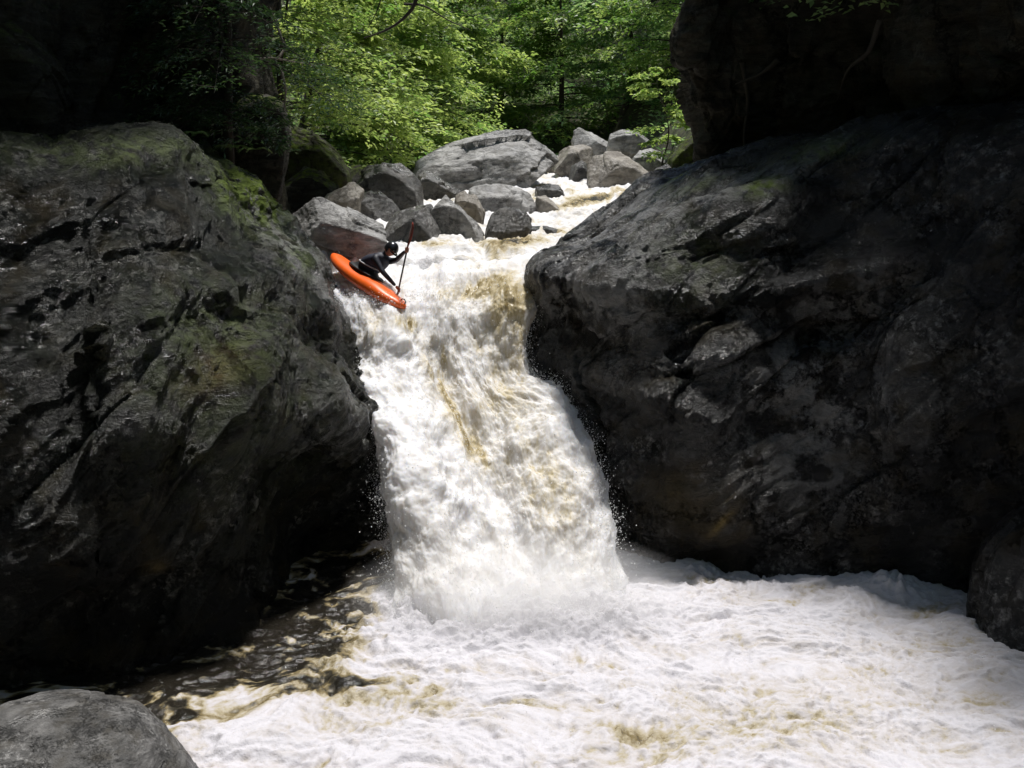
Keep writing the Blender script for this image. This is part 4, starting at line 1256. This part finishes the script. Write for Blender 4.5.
# the paddler, posed in the kayak's frame (x forward, y to the paddler's left, z up)
person = empty("person"); person.matrix_world = KM
tag(person, "kayaker in black helmet and navy jacket leaning forward, gripping an upright paddle", "person")
hi, lo_ = loc(hand_hi), loc(hand_lo)
pdl = loc(hand_hi) - loc(hand_lo); pdl /= np.linalg.norm(pdl)
pel = np.array((-0.20, 0.0, 0.02))
chest = np.array((-0.04, -0.01, 0.37)); nk = np.array((0.12, -0.03, 0.60))
head = np.array((0.21, -0.06, 0.72))
shl, shr = np.array((0.11, 0.17, 0.53)), np.array((0.13, -0.21, 0.49))


def elbow(s, h, l1, l2, hint):
    d_ = h - s; D_ = np.linalg.norm(d_)
    D2 = min(D_, (l1 + l2) * 0.985)
    a_ = (l1 * l1 - l2 * l2 + D2 * D2) / (2 * D2)
    hh = math.sqrt(max(0, l1 * l1 - a_ * a_))
    u_ = d_ / D_
    pr = hint - u_ * (hint @ u_); pr /= np.linalg.norm(pr)
    return s + u_ * a_ + pr * hh


print("ARMS", np.linalg.norm(hi - shl), np.linalg.norm(lo_ - shr), hi, lo_)
outv = lambda s, h: (s - h) / np.linalg.norm(s - h)
wl = hi + 0.09 * outv(shl, hi); wr = lo_ + 0.09 * outv(shr, lo_)
el = elbow(shl, wl, 0.29, 0.26, np.array((0, 0.6, -1.0)))
er = elbow(shr, wr, 0.29, 0.26, np.array((-0.3, -1.0, -0.2)))
J, E = [], []


def jadd(p, r, par=None):
    J.append((np.array(p, float), r)); k = len(J) - 1
    if par is not None: E.append((par, k))
    return k


jp = jadd(pel, (0.16, 0.12))
jw = jadd(pel + (0.03, 0, 0.18), (0.145, 0.11), jp)
jc = jadd(chest, (0.165, 0.125), jw)
ju = jadd((0.08, -0.02, 0.53), (0.13, 0.095), jc)
jn = jadd(nk, 0.055, ju)
jn2 = jadd(nk + (0.03, 0, 0.06), 0.055, jn)
jh = jadd(head, (0.075, 0.095), jn2)
jt = jadd(head + (0.02, 0, 0.10), (0.065, 0.08), jh)
for s_, e_, w_, h_, sg in ((shl, el, wl, hi, 1), (shr, er, wr, lo_, -1)):
    a0 = jadd(s_, 0.07, ju)
    a1 = jadd(0.5 * (s_ + e_), 0.058, a0)
    a2 = jadd(e_, 0.048, a1)
    a3 = jadd(0.5 * (e_ + w_), 0.042, a2)
    a4 = jadd(w_, 0.029, a3)
for sg in (1, -1):
    l0 = jadd(pel + (0.08, sg * 0.10, 0.0), 0.085, jp)
    l1 = jadd((0.30, sg * 0.15, 0.08), 0.06, l0)
    l2 = jadd((0.66, sg * 0.09, 0.0), 0.045, l1)
    l3 = jadd((0.74, sg * 0.09, 0.04), 0.035, l2)
body = skin_body("body", J, E, M_JACKET, 0, 2, person)
# face: head mesh with eyes, nose, mouth under the helmet
Vh, Fh = ico(4)
Xh = Vh * np.array((0.098, 0.078, 0.118))
fx = Xh[:, 0] > 0
Xh[:, 0] += np.where(fx, 0.024 * np.exp(-(Xh[:, 1] / 0.012) ** 2 - ((Xh[:, 2] + 0.012) / 0.02) ** 2), 0)           # nose
Xh[:, 0] += np.where(fx, 0.008 * np.exp(-(Xh[:, 1] / 0.022) ** 2 - ((Xh[:, 2] + 0.055) / 0.009) ** 2), 0)           # lips
Xh[:, 0] += np.where(fx, 0.010 * np.exp(-(Xh[:, 1] / 0.02) ** 2 - ((Xh[:, 2] + 0.09) / 0.016) ** 2), 0)             # chin
for sg in (1, -1):
    Xh[:, 0] -= np.where(fx, 0.013 * np.exp(-((Xh[:, 1] - sg * 0.03) / 0.014) ** 2 - ((Xh[:, 2] - 0.012) / 0.012) ** 2), 0)
Xh[:, 1] *= 1 - 0.25 * np.clip(-Xh[:, 2] / 0.118, 0, 1)
yaw, pit = math.radians(12), math.radians(22)
HR = np.array(Matrix.Rotation(yaw, 3, 'Z') @ Matrix.Rotation(pit, 3, 'Y'))
hc = head + np.array((0.03, 0, 0.02))
o = mesh_np("face", Xh @ HR.T + hc, Fh, M_SKIN, parent=person)
# helmet shell with brim and ear guards
keepm = []
Xs_ = Vh * np.array((0.125, 0.107, 0.128)) + np.array((-0.008, 0, 0.022))
sel = (Xs_[:, 2] > 0.03) | ((Xs_[:, 0] < 0.03) & (Xs_[:, 2] > -0.06))
idx = -np.ones(len(Xs_), int); idx[sel] = np.arange(sel.sum())
Fs = Fh[sel[Fh].all(1)]
o = mesh_np("helmet", Xs_[sel] @ HR.T + hc, idx[Fs], M_HELMET, parent=person)
sm = o.modifiers.new("shell", 'SOLIDIFY'); sm.thickness = 0.012; sm.offset = 0
bt = np.linspace(-1.15, 1.15, 15)
mb = MB()
inner = np.stack([0.115 * np.cos(bt), 0.105 * np.sin(bt), np.full(15, 0.032)], -1)
outer = np.stack([0.165 * np.cos(bt) + 0.004, 0.12 * np.sin(bt), np.full(15, 0.022)], -1)
Vb = np.concatenate([inner, outer, outer - (0, 0, 0.006), inner - (0, 0, 0.006)]).reshape(4, 15, 3)
i = np.arange(60).reshape(4, 15); ii = np.concatenate([i, i[:1]])
mb.add(Vb @ HR.T + hc, np.stack([ii[:-1, :-1], ii[:-1, 1:], ii[1:, 1:], ii[1:, :-1]], -1).reshape(-1, 4))
mb.build("helmet_visor", M_HELMET, person)
# hands: palm, four curled fingers and a thumb round the shaft
for h_, w_, sg in ((hi, wl, 1), (lo_, wr, -1)):
    ax = pdl
    into = h_ - w_; into -= ax * (into @ ax); into /= np.linalg.norm(into)
    sdv = np.cross(ax, into)
    J2, E2 = [], []

    def j2(p, r, par=None):
        J2.append((np.array(p, float), r)); k = len(J2) - 1
        if par is not None: E2.append((par, k))
        return k
    kw = j2(w_, 0.027)
    kp = j2(w_ + (h_ - w_) * 0.5 + sdv * 0.018, (0.026, 0.034), kw)
    for q in range(4):
        off_ = ax * (q - 1.5) * 0.021
        fl = (0.92, 1.0, 0.96, 0.8)[q]
        p1 = j2(h_ + off_ - into * 0.012 + sdv * 0.028, 0.0105, kp)
        p2 = j2(h_ + off_ + into * 0.024 * fl + sdv * 0.021, 0.0098, p1)
        p3 = j2(h_ + off_ + into * 0.027 * fl - sdv * 0.012, 0.009, p2)
        p4 = j2(h_ + off_ + into * 0.006 - sdv * 0.027, 0.008, p3)
    q1 = j2(w_ + (h_ - w_) * 0.55 - sdv * 0.02 + ax * 0.03, 0.013, kp)
    q2 = j2(h_ - sdv * 0.026 + ax * 0.05 + into * 0.0, 0.011, q1)
    q3 = j2(h_ + into * 0.02 - sdv * 0.018 + ax * 0.055, 0.009, q2)
    skin_body("hand", J2, E2, M_SKIN, 0, 1, person)
# life vest and spray skirt (clothing)
vt = np.linspace(0, 2 * math.pi, 24, endpoint=False)
sec = []
for s_, ra, rb in ((0.22, 0.125, 0.175), (0.32, 0.15, 0.20), (0.42, 0.155, 0.205), (0.50, 0.135, 0.185), (0.56, 0.10, 0.14)):
    c_ = pel + (chest - pel) * (s_ / 0.40) if s_ < 0.4 else chest + (np.array((0.08, -0.02, 0.53)) - chest) * ((s_ - 0.4) / 0.15)
    sec.append(c_ + 1.25 * np.stack([ra * np.cos(vt), rb * np.sin(vt), 0 * vt], -1))
i = np.arange(5 * 24).reshape(5, 24); j = np.roll(i, -1, 1)
mb = MB(); mb.add(np.array(sec), np.stack([i[:-1], j[:-1], j[1:], i[1:]], -1).reshape(-1, 4))
vest = mb.build("life_vest", M_VEST, person)
vest.modifiers.new("sub", 'SUBSURF').render_levels = 1
mb = MB(); c_ = sec[1].copy(); cc = c_.mean(0); c_ = cc + (c_ - cc) * 1.03; c_ = np.concatenate([c_, c_[:1]])
mb.tube(c_, np.full(25, 0.013), 6); mb.build("waist_strap", M_STRAP, vest)
sec = []
for s_ in np.linspace(0, 1, 7):
    rx_, ry_ = 0.435 + (0.135 - 0.435) * s_, 0.24 + (0.165 - 0.24) * s_
    cx_, cz_ = -0.12 + (-0.165 + 0.12) * s_, 0.165 + 0.16 * s_ ** 2.2
    sec.append(np.stack([cx_ + rx_ * np.cos(vt), ry_ * np.sin(vt), cz_ + 0 * vt], -1))
i = np.arange(7 * 24).reshape(7, 24); j = np.roll(i, -1, 1)
mb = MB(); mb.add(np.array(sec), np.stack([i[:-1], j[:-1], j[1:], i[1:]], -1).reshape(-1, 4))
mb.build("spray_skirt", M_NEO, person)
